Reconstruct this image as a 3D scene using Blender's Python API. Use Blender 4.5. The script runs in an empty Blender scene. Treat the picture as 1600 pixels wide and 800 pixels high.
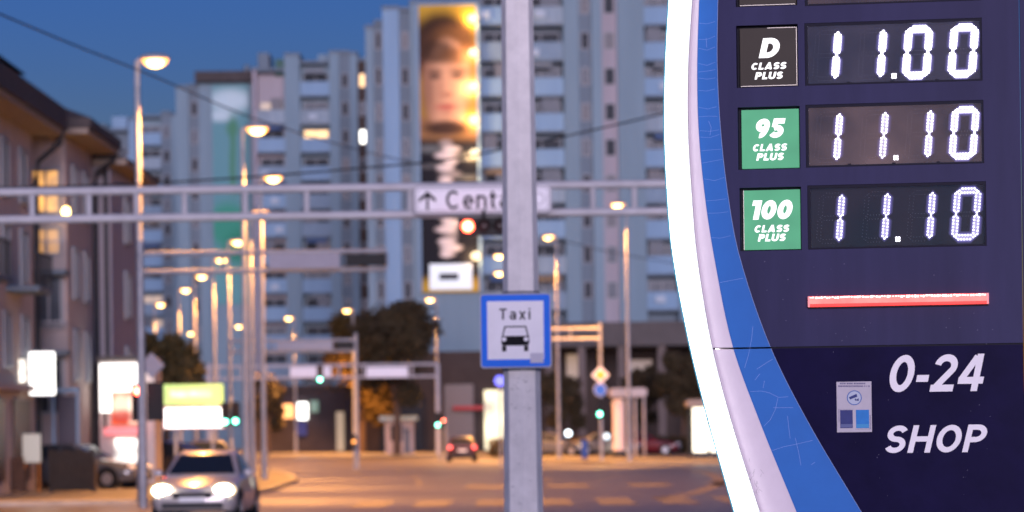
import bpy, math, random
from mathutils import Vector, Matrix
random.seed(11)
R = math.radians
sc = bpy.context.scene
COL = sc.collection

# ------------------------------------------------------------------ camera
F, HC, U0, V0, ROLL = 5000.0, 1.8, 800.0, 672.0, 0.013     # focal length in photo pixels, eye height, horizon
cam_d = bpy.data.cameras.new('camera'); cam = bpy.data.objects.new('camera', cam_d); COL.objects.link(cam)
cam_d.sensor_width = 36; cam_d.lens = F * 36 / 1600
cam_d.shift_y = (V0 - 400) / 1600
cam_d.clip_start = 0.3; cam_d.clip_end = 5000
cam.location = (0, 0, HC); cam.rotation_euler = (R(90), ROLL, 0)
cam_d.dof.use_dof = True; cam_d.dof.focus_distance = 14.1; cam_d.dof.aperture_fstop = 3.5
sc.camera = cam

# ------------------------------------------------------------------ sky, afterglow sun, exposure
world = bpy.data.worlds.new('World'); sc.world = world; world.use_nodes = True
wt = world.node_tree
sky = wt.nodes.new('ShaderNodeTexSky'); sky.sky_type = 'NISHITA'; sky.sun_disc = False
sky.sun_elevation = R(-0.5); sky.sun_rotation = R(180)
sky.air_density = 0.6; sky.dust_density = 0.0; sky.ozone_density = 5.0
wt.links.new(sky.outputs[0], wt.nodes['Background'].inputs[0])
wt.nodes['Background'].inputs[1].default_value = 0.1
sun_d = bpy.data.lights.new('sun', 'SUN'); sun = bpy.data.objects.new('sun', sun_d); COL.objects.link(sun)
sun_d.energy = 0.6; sun_d.angle = R(20); sun_d.color = (0.92, 0.79, 0.95)
sun.rotation_euler = (R(84), 0, R(4))          # afterglow from behind the camera
sc.view_settings.view_transform = 'Standard'; sc.view_settings.look = 'None'
sc.view_settings.exposure = 2.45; sc.view_settings.gamma = 1.0; sc.view_settings.use_curve_mapping = False
sc.cycles.use_denoising = True
sc.cycles.max_bounces = 5; sc.cycles.diffuse_bounces = 2; sc.cycles.glossy_bounces = 3
sc.cycles.transparent_max_bounces = 8; sc.cycles.sample_clamp_indirect = 3.0
sc.cycles.caustics_reflective = False; sc.cycles.caustics_refractive = False

# ------------------------------------------------------------------ pixel <-> world
CR, SR = math.cos(ROLL), math.sin(ROLL)
def P(u, v, D):
    r = (u - U0) * D / F; t = (V0 - v) * D / F
    return Vector((r * CR + t * SR, D, HC - r * SR + t * CR))
def G(u, v):
    q = (V0 - v) * CR - (u - U0) * SR
    return P(u, v, -HC * F / q)

# ------------------------------------------------------------------ materials
MATS = {}
def _nt(name):
    m = bpy.data.materials.new(name); m.use_nodes = True
    return m, m.node_tree, m.node_tree.nodes['Principled BSDF']
def mat(name, col, rough=0.6, metal=0.0, noise=0.0, nscale=4.0, bump=0.0, bscale=40.0, spec=0.16, coat=0.0, streak=False):
    if name in MATS: return MATS[name]
    m, nt, b = _nt(name)
    b.inputs['Base Color'].default_value = (*col, 1); b.inputs['Roughness'].default_value = rough
    b.inputs['Metallic'].default_value = metal; b.inputs['Specular IOR Level'].default_value = spec
    b.inputs['Coat Weight'].default_value = coat
    if noise or bump:
        tc = nt.nodes.new('ShaderNodeTexCoord')
        mp = nt.nodes.new('ShaderNodeMapping'); nt.links.new(tc.outputs['Object'], mp.inputs[0])
        if streak: mp.inputs['Scale'].default_value = (1, 1, 0.12)
    if noise:
        n = nt.nodes.new('ShaderNodeTexNoise'); n.inputs['Scale'].default_value = nscale
        n.inputs['Detail'].default_value = 6; n.inputs['Roughness'].default_value = 0.65
        nt.links.new(mp.outputs[0], n.inputs['Vector'])
        cr = nt.nodes.new('ShaderNodeValToRGB')
        cr.color_ramp.elements[0].position = 0.3; cr.color_ramp.elements[1].position = 0.7
        cr.color_ramp.elements[0].color = (*[c * (1 - noise) for c in col], 1)
        cr.color_ramp.elements[1].color = (*[min(1, c * (1 + noise * 0.6)) for c in col], 1)
        nt.links.new(n.outputs['Fac'], cr.inputs[0]); nt.links.new(cr.outputs[0], b.inputs['Base Color'])
    if bump:
        n2 = nt.nodes.new('ShaderNodeTexNoise'); n2.inputs['Scale'].default_value = bscale; n2.inputs['Detail'].default_value = 4
        nt.links.new(tc.outputs['Object'], n2.inputs['Vector'])
        bp = nt.nodes.new('ShaderNodeBump'); bp.inputs['Strength'].default_value = bump; bp.inputs['Distance'].default_value = 0.02
        nt.links.new(n2.outputs['Fac'], bp.inputs['Height']); nt.links.new(bp.outputs[0], b.inputs['Normal'])
    MATS[name] = m
    return m
def emis(name, col, s, base=(0.3, 0.3, 0.3), vary=0.0, vscale=3.0):
    if name in MATS: return MATS[name]
    m, nt, b = _nt(name)
    b.inputs['Base Color'].default_value = (*base, 1); b.inputs['Roughness'].default_value = 0.4; b.inputs['Specular IOR Level'].default_value = 0.15
    b.inputs['Emission Color'].default_value = (*col, 1); b.inputs['Emission Strength'].default_value = s
    if vary:
        tc = nt.nodes.new('ShaderNodeTexCoord'); n = nt.nodes.new('ShaderNodeTexNoise'); n.inputs['Scale'].default_value = vscale
        nt.links.new(tc.outputs['Object'], n.inputs['Vector'])
        mr = nt.nodes.new('ShaderNodeMapRange'); mr.inputs['From Min'].default_value = 0.3; mr.inputs['From Max'].default_value = 0.7
        mr.inputs['To Min'].default_value = s * (1 - vary); mr.inputs['To Max'].default_value = s * (1 + vary)
        nt.links.new(n.outputs['Fac'], mr.inputs[0]); nt.links.new(mr.outputs[0], b.inputs['Emission Strength'])
    MATS[name] = m
    return m

# ------------------------------------------------------------------ mesh helpers
def root_of(o):
    while o.parent: o = o.parent
    return o
class MB:
    def __init__(s): s.v = []; s.f = []
    def add(s, vs, fs):
        n = len(s.v); s.v += [Vector(p) for p in vs]; s.f += [tuple(i + n for i in f) for f in fs]; return s
    def box(s, x0, x1, y0, y1, z0, z1):
        return s.add([(x0,y0,z0),(x1,y0,z0),(x1,y1,z0),(x0,y1,z0),(x0,y0,z1),(x1,y0,z1),(x1,y1,z1),(x0,y1,z1)],
                     [(0,3,2,1),(4,5,6,7),(0,1,5,4),(1,2,6,5),(2,3,7,6),(3,0,4,7)])
    def cyl(s, a, b, r0, r1=None, n=12, ph=0.0, cap=True):
        a = Vector(a); b = Vector(b); r1 = r0 if r1 is None else r1
        d = (b - a).normalized(); x = d.orthogonal().normalized() if abs(d.z) < 0.99 else Vector((1,0,0)); y = d.cross(x).normalized()
        vs = []
        for p, r in ((a, r0), (b, r1)):
            for k in range(n):
                t = ph + 2 * math.pi * k / n; vs.append(p + (x * math.cos(t) + y * math.sin(t)) * r)
        fs = [(k, (k+1) % n, n + (k+1) % n, n + k) for k in range(n)]
        if cap: fs += [tuple(range(n-1, -1, -1)), tuple(range(n, 2*n))]
        return s.add(vs, fs)
    def tube(s, pts, r, n=8):
        pts = [Vector(p) for p in pts]; vs = []; fs = []
        for i, p in enumerate(pts):
            d = (pts[min(i+1, len(pts)-1)] - pts[max(i-1, 0)]).normalized()
            up = Vector((0,0,1)) if abs(d.z) < 0.95 else Vector((0,1,0))
            x = d.cross(up).normalized(); y = x.cross(d)
            for k in range(n):
                t = 2 * math.pi * k / n; vs.append(p + (x * math.cos(t) + y * math.sin(t)) * r)
            if i:
                for k in range(n): fs.append(((i-1)*n+k, (i-1)*n+(k+1) % n, i*n+(k+1) % n, i*n+k))
        fs += [tuple(range(n)), tuple(range((len(pts)-1)*n, len(pts)*n))]
        return s.add(vs, fs)
    def ball(s, c, rx, ry, rz, n=14, m=8, z0=-1.0, z1=1.0):
        c = Vector(c); vs = []; fs = []; a0 = math.asin(z0); a1 = math.asin(z1)
        for j in range(m + 1):
            a = a0 + (a1 - a0) * j / m
            for k in range(n):
                t = 2 * math.pi * k / n; vs.append((c.x + rx*math.cos(a)*math.cos(t), c.y + ry*math.cos(a)*math.sin(t), c.z + rz*math.sin(a)))
            if j:
                for k in range(n): fs.append(((j-1)*n+k, (j-1)*n+(k+1) % n, j*n+(k+1) % n, j*n+k))
        fs += [tuple(range(n-1,-1,-1)), tuple(range(m*n, (m+1)*n))]
        return s.add(vs, fs)
    def prism(s, pts, y0, y1, axis='y'):
        n = len(pts)
        g = (lambda p, y: (p[0], y, p[1])) if axis == 'y' else (lambda p, y: (p[0], p[1], y))
        return s.add([g(p, y0) for p in pts] + [g(p, y1) for p in pts],
                     [tuple(range(n)), tuple(range(2*n-1, n-1, -1))] + [(k, n+k, n+(k+1) % n, (k+1) % n) for k in range(n)])
    def loft(s, rings, cap=True):
        n = len(rings[0]); vs = [p for r in rings for p in r]; fs = []
        for i in range(1, len(rings)):
            for k in range(n): fs.append(((i-1)*n+k, (i-1)*n+(k+1) % n, i*n+(k+1) % n, i*n+k))
        if cap: fs += [tuple(range(n-1,-1,-1)), tuple(range((len(rings)-1)*n, len(rings)*n))]
        return s.add(vs, fs)
    def quad(s, a, b, c, d): return s.add([a, b, c, d], [(0,1,2,3)])
    def mesh(s, name, m, smooth=False, xf=None):
        me = bpy.data.meshes.new(name)
        me.from_pydata([xf @ p if xf else p for p in s.v], [], s.f); me.materials.append(m)
        if smooth:
            me.polygons.foreach_set('use_smooth', [True] * len(me.polygons))
            try: me.set_sharp_from_angle(angle=R(40))
            except Exception: pass
        me.update(); return me
    def build(s, name, m, parent=None, smooth=False, local=False):
        """world coordinates unless local=True"""
        xf = None
        if parent and not local: xf = root_of(parent).matrix_basis.inverted()
        o = bpy.data.objects.new(name, s.mesh(name, m, smooth, xf)); COL.objects.link(o); o.parent = parent
        return o
def tag(o, label=None, cat=None, group=None, kind=None):
    for k, x in (('label', label), ('category', cat), ('group', group), ('kind', kind)):
        if x: o[k] = x
    return o
def thing(name, label, cat, loc=(0,0,0), rz=0.0, group=None):
    o = bpy.data.objects.new(name, None); COL.objects.link(o); o.location = loc; o.rotation_euler = (0,0,rz)
    o.empty_display_size = 0.3
    return tag(o, label, cat, group)
def inst(name, me, parent, loc=(0,0,0)):
    o = bpy.data.objects.new(name, me); COL.objects.link(o); o.parent = parent; o.location = loc
    return o
def lamp_light(name, parent, loc, col, energy, kind='POINT', size=0.12, rot=None, spot=None, blend=0.5):
    d = bpy.data.lights.new(name, kind); d.color = col; d.energy = energy; d.shadow_soft_size = size
    if spot: d.spot_size = R(spot); d.spot_blend = blend
    o = bpy.data.objects.new(name, d); COL.objects.link(o); o.parent = parent; o.location = loc
    if rot: o.rotation_euler = rot
    return o
def smooth_curve(pts, n=8):
    out = []
    for i in range(len(pts) - 1):
        p0 = Vector(pts[max(i-1, 0)]); p1 = Vector(pts[i]); p2 = Vector(pts[i+1]); p3 = Vector(pts[min(i+2, len(pts)-1)])
        for k in range(n):
            t = k / n
            out.append(0.5 * ((2*p1) + (p2-p0)*t + (2*p0-5*p1+4*p2-p3)*t*t + (3*p1-p0-3*p2+p3)*t**3))
    out.append(Vector(pts[-1])); return out

# ------------------------------------------------------------------ lettering drawn as strokes
def _arc(cx, cy, rx, ry, a0, a1, n=14):
    return [(cx + rx*math.cos(R(a0 + (a1-a0)*k/n)), cy + ry*math.sin(R(a0 + (a1-a0)*k/n))) for k in range(n+1)]
def glyph(ch, t):
    """strokes (points, closed) in a cell of height 1; returns strokes, width"""
    h = t / 2
    if ch in '0O':
        w = 0.62 + 0.35*t if ch == '0' else 0.74 + 0.4*t
        return [(_arc(w/2, .5, w/2-h, .5-h, 0, 360, 32)[:-1], True)], w
    if ch == '-': return [([(0, .36), (.34, .36)], False)], .34
    if ch == '1': w = .36 + .3*t; return [([(w-h, 0), (w-h, 1)], False), ([(0, 1-h), (w-t*.9, 1-h)], False)], w
    if ch == '2':
        w = .6 + .3*t; r = w/2-h
        return [(_arc(w/2, 1-h-r*.92, r, r*.92, 172, -28, 16) + [(h*1.5, h*1.3)], False), ([(0, h), (w, h)], False)], w
    if ch == '4':
        w = .66 + .3*t
        return [([(w*.70, 0), (w*.70, 1)], False), ([(w*.70-h*.8, 1-h*.7), (h*.8, .3)], False), ([(0, .29), (w, .29)], False)], w
    if ch == '5':
        w = .58 + .35*t; r = (.66-t)/2
        return [([(w-.02, 1-h), (h*1.5, 1-h), (h*1.3, .56)], False), (_arc(w/2-.03, h+r, w/2-h+.03, r, 125, -150, 18), False)], w
    if ch == '9':
        w = .60 + .35*t; ry = (.68-t)/2
        return [(_arc(w/2, 1-h-ry, w/2-h, ry, 0, 360, 26)[:-1], True), (_arc(w/2-.06, 1-h-ry, w/2-h+.06, 1-t-ry, 0, -96, 12), False)], w
    if ch == 'S':
        w = .62 + .3*t; r = (1-t)/4; rx = w/2-h
        return [(_arc(w/2, 1-h-r, rx, r, 22, 270, 16) + _arc(w/2, h+r, rx, r, 90, -158, 16)[1:], False)], w
    if ch == 'C': w = .70 + .3*t; return [(_arc(w/2, .5, w/2-h, .5-h, 42, 318, 24), False)], w
    if ch == 'D':
        w = .70 + .35*t
        return [([(h, 0), (h, 1)], False), ([(t*.8, 1-h), (w*.42, 1-h)] + _arc(w*.42, .5, w*.58-h, .5-h, 84, -84, 16) + [(w*.42, h), (t*.8, h)], False)], w
    if ch == 'P':
        w = .62 + .35*t; r = (.64-t)/2
        return [([(h, 0), (h, 1)], False), ([(t*.8, 1-h), (w*.5, 1-h)] + _arc(w*.5, 1-h-r, w*.5-h, r, 80, -80, 12) + [(w*.5, 1-h-2*r), (t*.8, 1-h-2*r)], False)], w
    if ch == 'L': w = .5 + .3*t; return [([(h, 0), (h, 1)], False), ([(t*.8, h), (w, h)], False)], w
    if ch == 'H': w = .72 + .2*t; return [([(h, 0), (h, 1)], False), ([(w-h, 0), (w-h, 1)], False), ([(t*.8, .5), (w-t*.8, .5)], False)], w
    if ch == 'A':
        w = .82 + .4*t
        return [([(h*1.1, 0), (w/2, 1)], False), ([(w-h*1.1, 0), (w/2, 1)], False), ([(w*.22, .24), (w*.78, .24)], False)], w
    if ch == 'U': w = .70 + .3*t; return [([(h, 1), (h, .42)] + _arc(w/2, .36, w/2-h, .36-h, 180, 360, 14) + [(w-h, .42), (w-h, 1)], False)], w
    if ch == 'T': w = .62; return [([(0, 1-h), (w, 1-h)], False), ([(w/2, 0), (w/2, 1-t*.8)], False)], w
    x = .74
    if ch == 'a':
        w = .54
        return [([(w-h, 0), (w-h, x*.6)] + _arc(w*.5, x*.66, w*.5-h, x*.34-h, 0, 150, 10), False), (_arc(w*.46, .24, w*.46-h, .24-h, 0, 360, 20)[:-1], True)], w
    if ch == 'x': w = .54; return [([(h*.8, 0), (w-h*.8, x)], False), ([(w-h*.8, 0), (h*.8, x)], False)], w
    if ch == 'i': w = t; return [([(h, 0), (h, x)], False), ([(h, .86), (h, 1)], False)], w
    if ch == 'e': w = .56; return [([(t*.9, x*.5), (w-h, x*.5)] + _arc(w/2, x/2, w/2-h, x/2-h, 8, 312, 20), False)], w
    if ch == 'n': w = .54; return [([(h, 0), (h, x)], False), (_arc(w/2, x-.27, w/2-h, .27-h, 165, 0, 10) + [(w-h, 0)], False)], w
    if ch == 't': w = .38; return [([(w*.42, .95), (w*.42, .2)] + _arc(w*.42+.13, .2, .13, .2-h, 180, 275, 6), False), ([(0, x-h), (w, x-h)], False)], w
    if ch == 'r': w = .38; return [([(h, 0), (h, x)], False), (_arc(w*.62+.02, x-.22, w*.62-h+.02, .22-h, 168, 75, 8), False)], w
    return [], .35
def stroke(pts, t, closed):
    n = len(pts); L = []; Rr = []
    for i in range(n):
        a = Vector(pts[i-1]) if (closed or i) else None; p = Vector(pts[i]); b = Vector(pts[(i+1) % n]) if (closed or i < n-1) else None
        d0 = (p - a).normalized() if a is not None else (b - p).normalized(); d1 = (b - p).normalized() if b is not None else d0
        m = (d0 + d1); m = m.normalized() if m.length > 1e-6 else d0
        nn = Vector((-m.y, m.x)); c = max(0.45, nn.dot(Vector((-d0.y, d0.x))))
        L.append(p + nn * (t/2/c)); Rr.append(p - nn * (t/2/c))
    fs = [(i, (i+1) % n, n + (i+1) % n, n + i) for i in range(n if closed else n-1)]
    return L + Rr, fs
def text_mb(txt, x0, x1, z0, z1, y, t=.2, shear=0.0, gap=.1, step=.0003, to3=None):
    """lettering in the box x0..x1, z0..z1 on the plane y (front towards -y)"""
    cells = []; x = 0
    for ch in txt:
        st, w = glyph(ch, t); cells.append((x, st)); x += w + gap
    W = x - gap + shear
    mb = MB(); kx = (x1-x0)/W; kz = (z1-z0); q = 0
    for ox, st in cells:
        for pts, closed in st:
            vs, fs = stroke(pts, t, closed); q += 1
            mb.add([(x0 + (ox + p.x + shear*p.y)*kx, y - (q % 4)*step, z0 + p.y*kz) for p in vs], fs)
    return mb

# ================================================================== MATERIAL PALETTE
M_asph = mat('asphalt', (.085, .07, .062), .36, spec=.5, noise=.35, nscale=.6, bump=.35, bscale=25)
M_ground = mat('ground_paving', (.09, .085, .08), .8, noise=.3, nscale=.4)
M_pave = mat('pavement_slabs', (.19, .175, .165), .75, noise=.3, nscale=.9, bump=.2, bscale=9)
M_kerb = mat('kerb_stone', (.3, .29, .27), .7, noise=.25, nscale=2)
M_paint = mat('road_paint', (.21, .185, .175), .55, noise=.5, nscale=3)
M_galv = mat('galvanised_steel', (.43, .42, .44), .5, metal=.05, noise=.15, nscale=3)
M_galvd = mat('weathered_steel', (.3, .3, .32), .5, metal=.3, noise=.2, nscale=3)
M_black = mat('black_plastic', (.012, .012, .013), .5, spec=.12)
M_dark = mat('dark_metal', (.03, .03, .034), .5)
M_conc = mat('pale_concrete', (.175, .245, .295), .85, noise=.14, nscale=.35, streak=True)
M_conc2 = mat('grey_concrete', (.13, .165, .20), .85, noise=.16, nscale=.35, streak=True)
M_white = mat('white_render', (.20, .305, .42), .8, noise=.12, nscale=.5, streak=True)
M_pink = mat('pink_render', (.32, .29, .32), .85, noise=.14, nscale=.5, streak=True)
M_brown = mat('brown_render', (.06, .045, .04), .85, noise=.2, nscale=.6)
M_beige = mat('beige_render', (.50, .43, .40), .85, noise=.2, nscale=.5, streak=True)
M_beige2 = mat('rose_render', (.42, .345, .325), .85, noise=.2, nscale=.5, streak=True)
M_roof = mat('dark_roof', (.06, .05, .05), .7, noise=.3, nscale=2)
M_soffit = mat('soffit_boards', (.3, .25, .21), .8, noise=.2)
M_glass = mat('window_glass', (.022, .027, .036), .5, spec=.1)
M_glassl = mat('curtained_glass', (.075,.09,.115), .3, spec=.08, noise=.4, nscale=.8)
M_frame = mat('window_frame', (.26, .27, .29), .5)
M_shut = mat('shutter', (.16, .16, .17), .6, noise=.2)
M_bark = mat('bark', (.09, .06, .045), .9, noise=.4, nscale=6, bump=.4)
M_red = mat('red_paint', (.4, .02, .02), .4)
M_wire = mat('cable', (.02, .02, .022), .5)

# ================================================================== GROUND, ROAD, PAVEMENTS
g = MB().quad((-900,-120,0),(900,-120,0),(900,2500,0),(-900,2500,0)).build('ground', M_ground); tag(g, kind='structure')
rd = MB().quad((-160,16,.004),(70,16,.004),(70,330,.004),(-160,330,.004)).build('road', M_asph); tag(rd, kind='structure')
fc = MB().prism([(-12,-40),(30,-40),(30,30),(6,34),(-12,34)], .001, .11, 'z').build('forecourt', M_pave); tag(fc, kind='structure')
LK = [(-9.6,82.2),(-8.6,85),(-7.9,89),(-7.5,98),(-8.0,117),(-9.7,135),(-12.5,156),(-15,173),(-18,192),(-21,210),(-25.5,235),(-29.5,251),(-37,275),(-47,295),(-90,322)]
RK = [(60,140),(14,150),(8.5,157),(5.2,163),(3.2,174),(1.6,187),(-.6,205),(-4.6,225),(-13.6,243),(-21.5,262),(-30,283),(-40,302),(-90,345)]
def pavement(name, kerb, rest):
    k = [Vector((x, y, 0)) for x, y in kerb]
    o = MB().prism([(p.x, p.y) for p in k] + rest, .002, .12, 'z').build(name, M_pave); tag(o, kind='structure')
    for i in range(len(k) - 1):
        a, b = k[i], k[i+1]; n = max(1, int((b-a).length / 6)); d = (b-a).normalized(); s = Vector((d.y, -d.x, 0)) * .16
        for j in range(n):
            p = a + (b-a)*(j/n) + d*.01; q = a + (b-a)*((j+1)/n) - d*.01
            m = MB(); m.add([p-s*.2, q-s*.2, q+s, p+s] + [x + Vector((0,0,.135)) for x in (p-s*.2, q-s*.2, q+s, p+s)],
                  [(4,5,6,7),(0,1,5,4),(1,2,6,5),(2,3,7,6),(3,0,4,7)])
            m.build('kerb_stone', M_kerb, o)
    return o
pavement('pavement', [(-70,82)] + LK, [(-160,322),(-160,82)])
pavement('pavement', RK, [(-90,420),(60,420)])
for x in [-3.9 + 1.5*i for i in range(9)]:
    MB().quad((x,75.5,.008),(x+.85,75.5,.008),(x+.85,83,.008),(x,83,.008)).build('crossing_bar', M_paint, rd)
for x in [-1.5 + 2.6*i for i in range(4)]:
    MB().quad((x,99,.008),(x+1.3,99,.008),(x+1.3,105,.008),(x,105,.008)).build('crossing_bar', M_paint, rd)
for (xa, ya, xb, yb) in [(-3.2,108,-3.5,114),(-3.7,122,-4.2,128),(-4.8,138,-5.6,144),(-6.6,154,-7.6,160),(-9,172,-10.4,178),(-12,190,-13.8,196),(1.2,112,1.1,118),(1,128,.6,134),(.2,145,-.3,151)]:
    MB().quad((xa,ya,.008),(xa+.2,ya,.008),(xb+.2,yb,.008),(xb,yb,.008)).build('lane_dash', M_paint, rd)
arc = smooth_curve([G(1062,733), G(1098,737), G(1120,746), G(1124,755), G(1105,764), G(1078,772), G(1030,779)], 6)
m = MB()
for i in range(len(arc)-1):
    a, b = arc[i].copy(), arc[i+1].copy(); a.z = b.z = .008; d = (b-a).normalized(); s = Vector((d.y,-d.x,0))*.22
    m.quad(a-s, a+s, b+s, b-s)
m.build('curved_edge_line', M_paint, rd)

# ================================================================== APARTMENT BUILDINGS
def XZ(D):
    s = D / F
    return (lambda u: (u-U0)*s + SR*(V0-220)*s), (lambda v, u=800: HC + (V0-v)*s - SR*(u-U0)*s)
LITW = emis('lit_window_warm', (1, .55, .15), .35); LITC = emis('lit_window_white', (1, .95, .85), .9)
_wm = {}
def win_mesh(kind, w, h, m, d=.08):
    k = (kind, round(w,2), round(h,2), m.name)
    if k not in _wm:
        b = MB()
        if kind == 'frame':
            f = .09
            b.box(-w/2,w/2,-d,0,0,f).box(-w/2,w/2,-d,0,h-f,h).box(-w/2,-w/2+f,-d,0,f,h-f).box(w/2-f,w/2,-d,0,f,h-f)
            if w > 1.3: b.box(-.04,.04,-d*.9,0,f,h-f)
        elif kind == 'pane': b.box(-w/2+.08, w/2-.08, -.03, .0, .08, h-.08)
        elif kind == 'parapet': b.box(-w/2,w/2,-.14,0,0,h).box(-w/2,w/2,-.2,.06,h+.002,h+.08)
        elif kind == 'slab': b.box(-w/2,w/2,-.1,1.6,-.2,-.004)
        elif kind == 'screen': b.box(-w/2,w/2,-.05,0,0,h)
        _wm[k] = b.mesh(kind, m)
    return _wm[k]
AC = MB().box(-.42,.42,-.3,0,0,.6).cyl((-.12,-.31,.3),(-.12,-.3,.3),.22,n=12).mesh('air_conditioner', mat('ac_white', (.34,.40,.46), .5))
AWN = [mat('awning_tan', (.22,.15,.09), .8), mat('awning_blue', (.06,.10,.2), .8), mat('awning_grey', (.16,.18,.2), .8)]
def apartment(name, label, D, bays, fv, per, vbot, lit={}, depth=14.0):
    X, Z = XZ(D); s = D/F
    us = [b[0] for b in bays] + [b[1] for b in bays]
    root = thing(name, label, 'building', (X((min(us)+max(us))/2), D+depth/2, 0))
    rnd = random.Random(name + str(D)); PAR = [M_white, M_white, M_white, M_white, mat('grey_parapet', (.19,.26,.33), .8, noise=.2), mat('aged_parapet', (.24,.30,.35), .8, noise=.3, nscale=.8, streak=True)]; DIM = emis('lit_window_dim', (1,.62,.3), .07, vary=.5)
    for bi, (u0, u1, kind, vtop, wm) in enumerate(bays):
        x0, x1 = X(u0), X(u1); zt = Z(vtop, (u0+u1)/2); w = x1 - x0; xc = (x0+x1)/2
        rx, ry = root.location.x, root.location.y
        if kind.startswith('pier'):
            pr = .35 + .04*(bi % 3)
            MB().box(x0+.01, x1-.01, D-pr, D+depth, 0, zt).build('wall', wm, root)
            MB().box(x0-.05, x1+.05, D-pr-.08, D+depth+.05, zt+.003, zt+.3).build('coping', M_conc2, root)
            continue
        back = D + (1.5 if kind.startswith('log') else .1)
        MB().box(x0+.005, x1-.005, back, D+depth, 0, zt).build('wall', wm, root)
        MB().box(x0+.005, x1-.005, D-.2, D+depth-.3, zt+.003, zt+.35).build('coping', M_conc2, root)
        k = -8
        while fv + k*per < vbot:
            z = Z(fv + k*per, (u0+u1)/2); fh = per*s
            if z + fh*.9 < zt:
                lm = lit.get((bi, k))
                if kind.startswith('log'):
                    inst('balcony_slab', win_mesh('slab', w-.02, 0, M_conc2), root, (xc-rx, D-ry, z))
                    inst('balcony_parapet', win_mesh('parapet', w-.04, fh*.46, rnd.choice(PAR)), root, (xc-rx, D-ry-.0, z))
                    n = max(1, round(w/2.6)); ww = w/n*.86
                    for j in range(n):
                        xx = x0 + (j+.5)*w/n
                        gm = lm if (lm and j == 0) else (DIM if rnd.random() < .05 else M_glassl if (kind.endswith('light') or rnd.random() < .3) else M_glass)
                        f = inst('window', win_mesh('frame', ww, fh*.8, M_frame), root, (xx-rx, back-ry-.002, z+.05))
                        inst('pane', win_mesh('pane', ww, fh*.8, gm), f)
                    if rnd.random() < .3:
                        inst('air_conditioner', AC, root, (xc-rx+w*rnd.uniform(-.35,.35), D-ry-.16, z+rnd.uniform(.25,.5)))
                    if rnd.random() < .22:
                        inst('awning', win_mesh('screen', w*rnd.uniform(.4,.9)//.2*.2, fh*.2, rnd.choice(AWN)), root, (xc-rx, D-ry+.2, z+fh*.78))
                    if rnd.random() < .4:
                        inst('balcony_screen', win_mesh('screen', w*.42, fh*.44, rnd.choice([M_glassl, M_shut, M_glassl])), root, (xc-rx+w*.2*rnd.choice([-1,1]), D-ry+.3, z+fh*.47))
                else:
                    ww, hh = min(w*.72, 1.5), fh*.5
                    r_ = rnd.random()
                    gm = lm or (M_glassl if r_ < .3 else M_shut if r_ < .45 else M_glass)
                    f = inst('window', win_mesh('frame', ww, hh, M_frame), root, (xc-rx, back-ry-.002, z+fh*.28))
                    inst('pane', win_mesh('pane', ww, hh, gm), f)
            k += 1
    return root
C, C2, W, K, B = M_conc, M_conc2, M_white, M_pink, M_brown
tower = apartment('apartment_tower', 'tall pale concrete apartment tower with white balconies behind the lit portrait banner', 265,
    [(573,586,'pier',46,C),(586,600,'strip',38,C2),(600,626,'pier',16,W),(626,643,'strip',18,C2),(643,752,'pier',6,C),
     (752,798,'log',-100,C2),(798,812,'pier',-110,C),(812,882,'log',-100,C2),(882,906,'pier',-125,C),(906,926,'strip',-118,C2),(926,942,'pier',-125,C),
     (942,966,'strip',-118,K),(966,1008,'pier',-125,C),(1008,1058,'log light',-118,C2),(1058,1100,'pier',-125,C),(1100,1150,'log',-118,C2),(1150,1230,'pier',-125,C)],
    93, 55.7, 520)
X, Z = XZ(265)
# podium with canopy and shops
MB().box(X(846), X(1236), 254, 264.2, Z(548), Z(512)).build('podium_canopy', mat('podium_concrete', (.10,.088,.085), .85, noise=.2, nscale=.5), tower)
MB().box(X(560), X(1236), 262.6, 264.3, 0, Z(549)).build('podium_wall', M_brown, tower)
for u in (852, 900, 960, 1020, 1080, 1140):
    MB().box(X(u)-.3, X(u)+.3, 254.4, 255, 0, Z(548)-.003).build('podium_column', mat('column_concrete', (.15,.12,.11), .8, noise=.2), tower)
for u0, u1, v0, v1, mm in ((752,800,610,702, emis('shop_glow', (1,.86,.5), .26, vary=.6, vscale=.6)),(880,905,556,600, emis('shop_dim', (1,.6,.3), .05)),(975,1012,566,612, emis('shop_dim2', (1,.62,.4), .035)),(690,735,600,700, mat('shop_dark',(.16,.13,.12),.4)),(590,655,620,702,M_glass)):
    o = MB().box(X(u0), X(u1), 262.35, 262.59, max(.2, Z(v1)), Z(v0)).build('shop_window', mm, tower)
MB().box(X(715)-.6, X(752), 261.2, 262.3, Z(640), Z(634)).build('shop_awning', M_red, tower)

block = apartment('apartment_block', 'mid-height pale apartment block with pink and white balcony stacks, left of the tower', 335,
    [(396,402,'pier',110,K),(402,446,'log',112,K),(446,470,'pier',88,C),(470,516,'log',100,C),(516,532,'pier',84,C),(532,548,'strip',84,C2),(548,560,'pier',86,C),(560,574,'strip',96,B),(574,610,'pier',98,C)],
    149, 44, 660, lit={(7,2): LITC, (7,0): LITW, (1,0): LITW, (3,2): LITW, (3,-1): LITC})
X, Z = XZ(335)
MB().box(X(402), X(420), 337, 342, Z(110), Z(74)).build('roof_house', M_conc2, block)
MB().box(X(430), X(462), 336, 340, Z(112), Z(86)).build('roof_screen', mat('green_screen', (.06,.12,.1), .7), block)
MB().box(X(496), X(512), 338, 344, Z(102), Z(76)).build('roof_house', M_conc, block)
MB().cyl((X(374), 346, Z(112)), (X(374), 346, Z(78)), .35, n=8).build('chimney', M_conc2, block)

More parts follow.
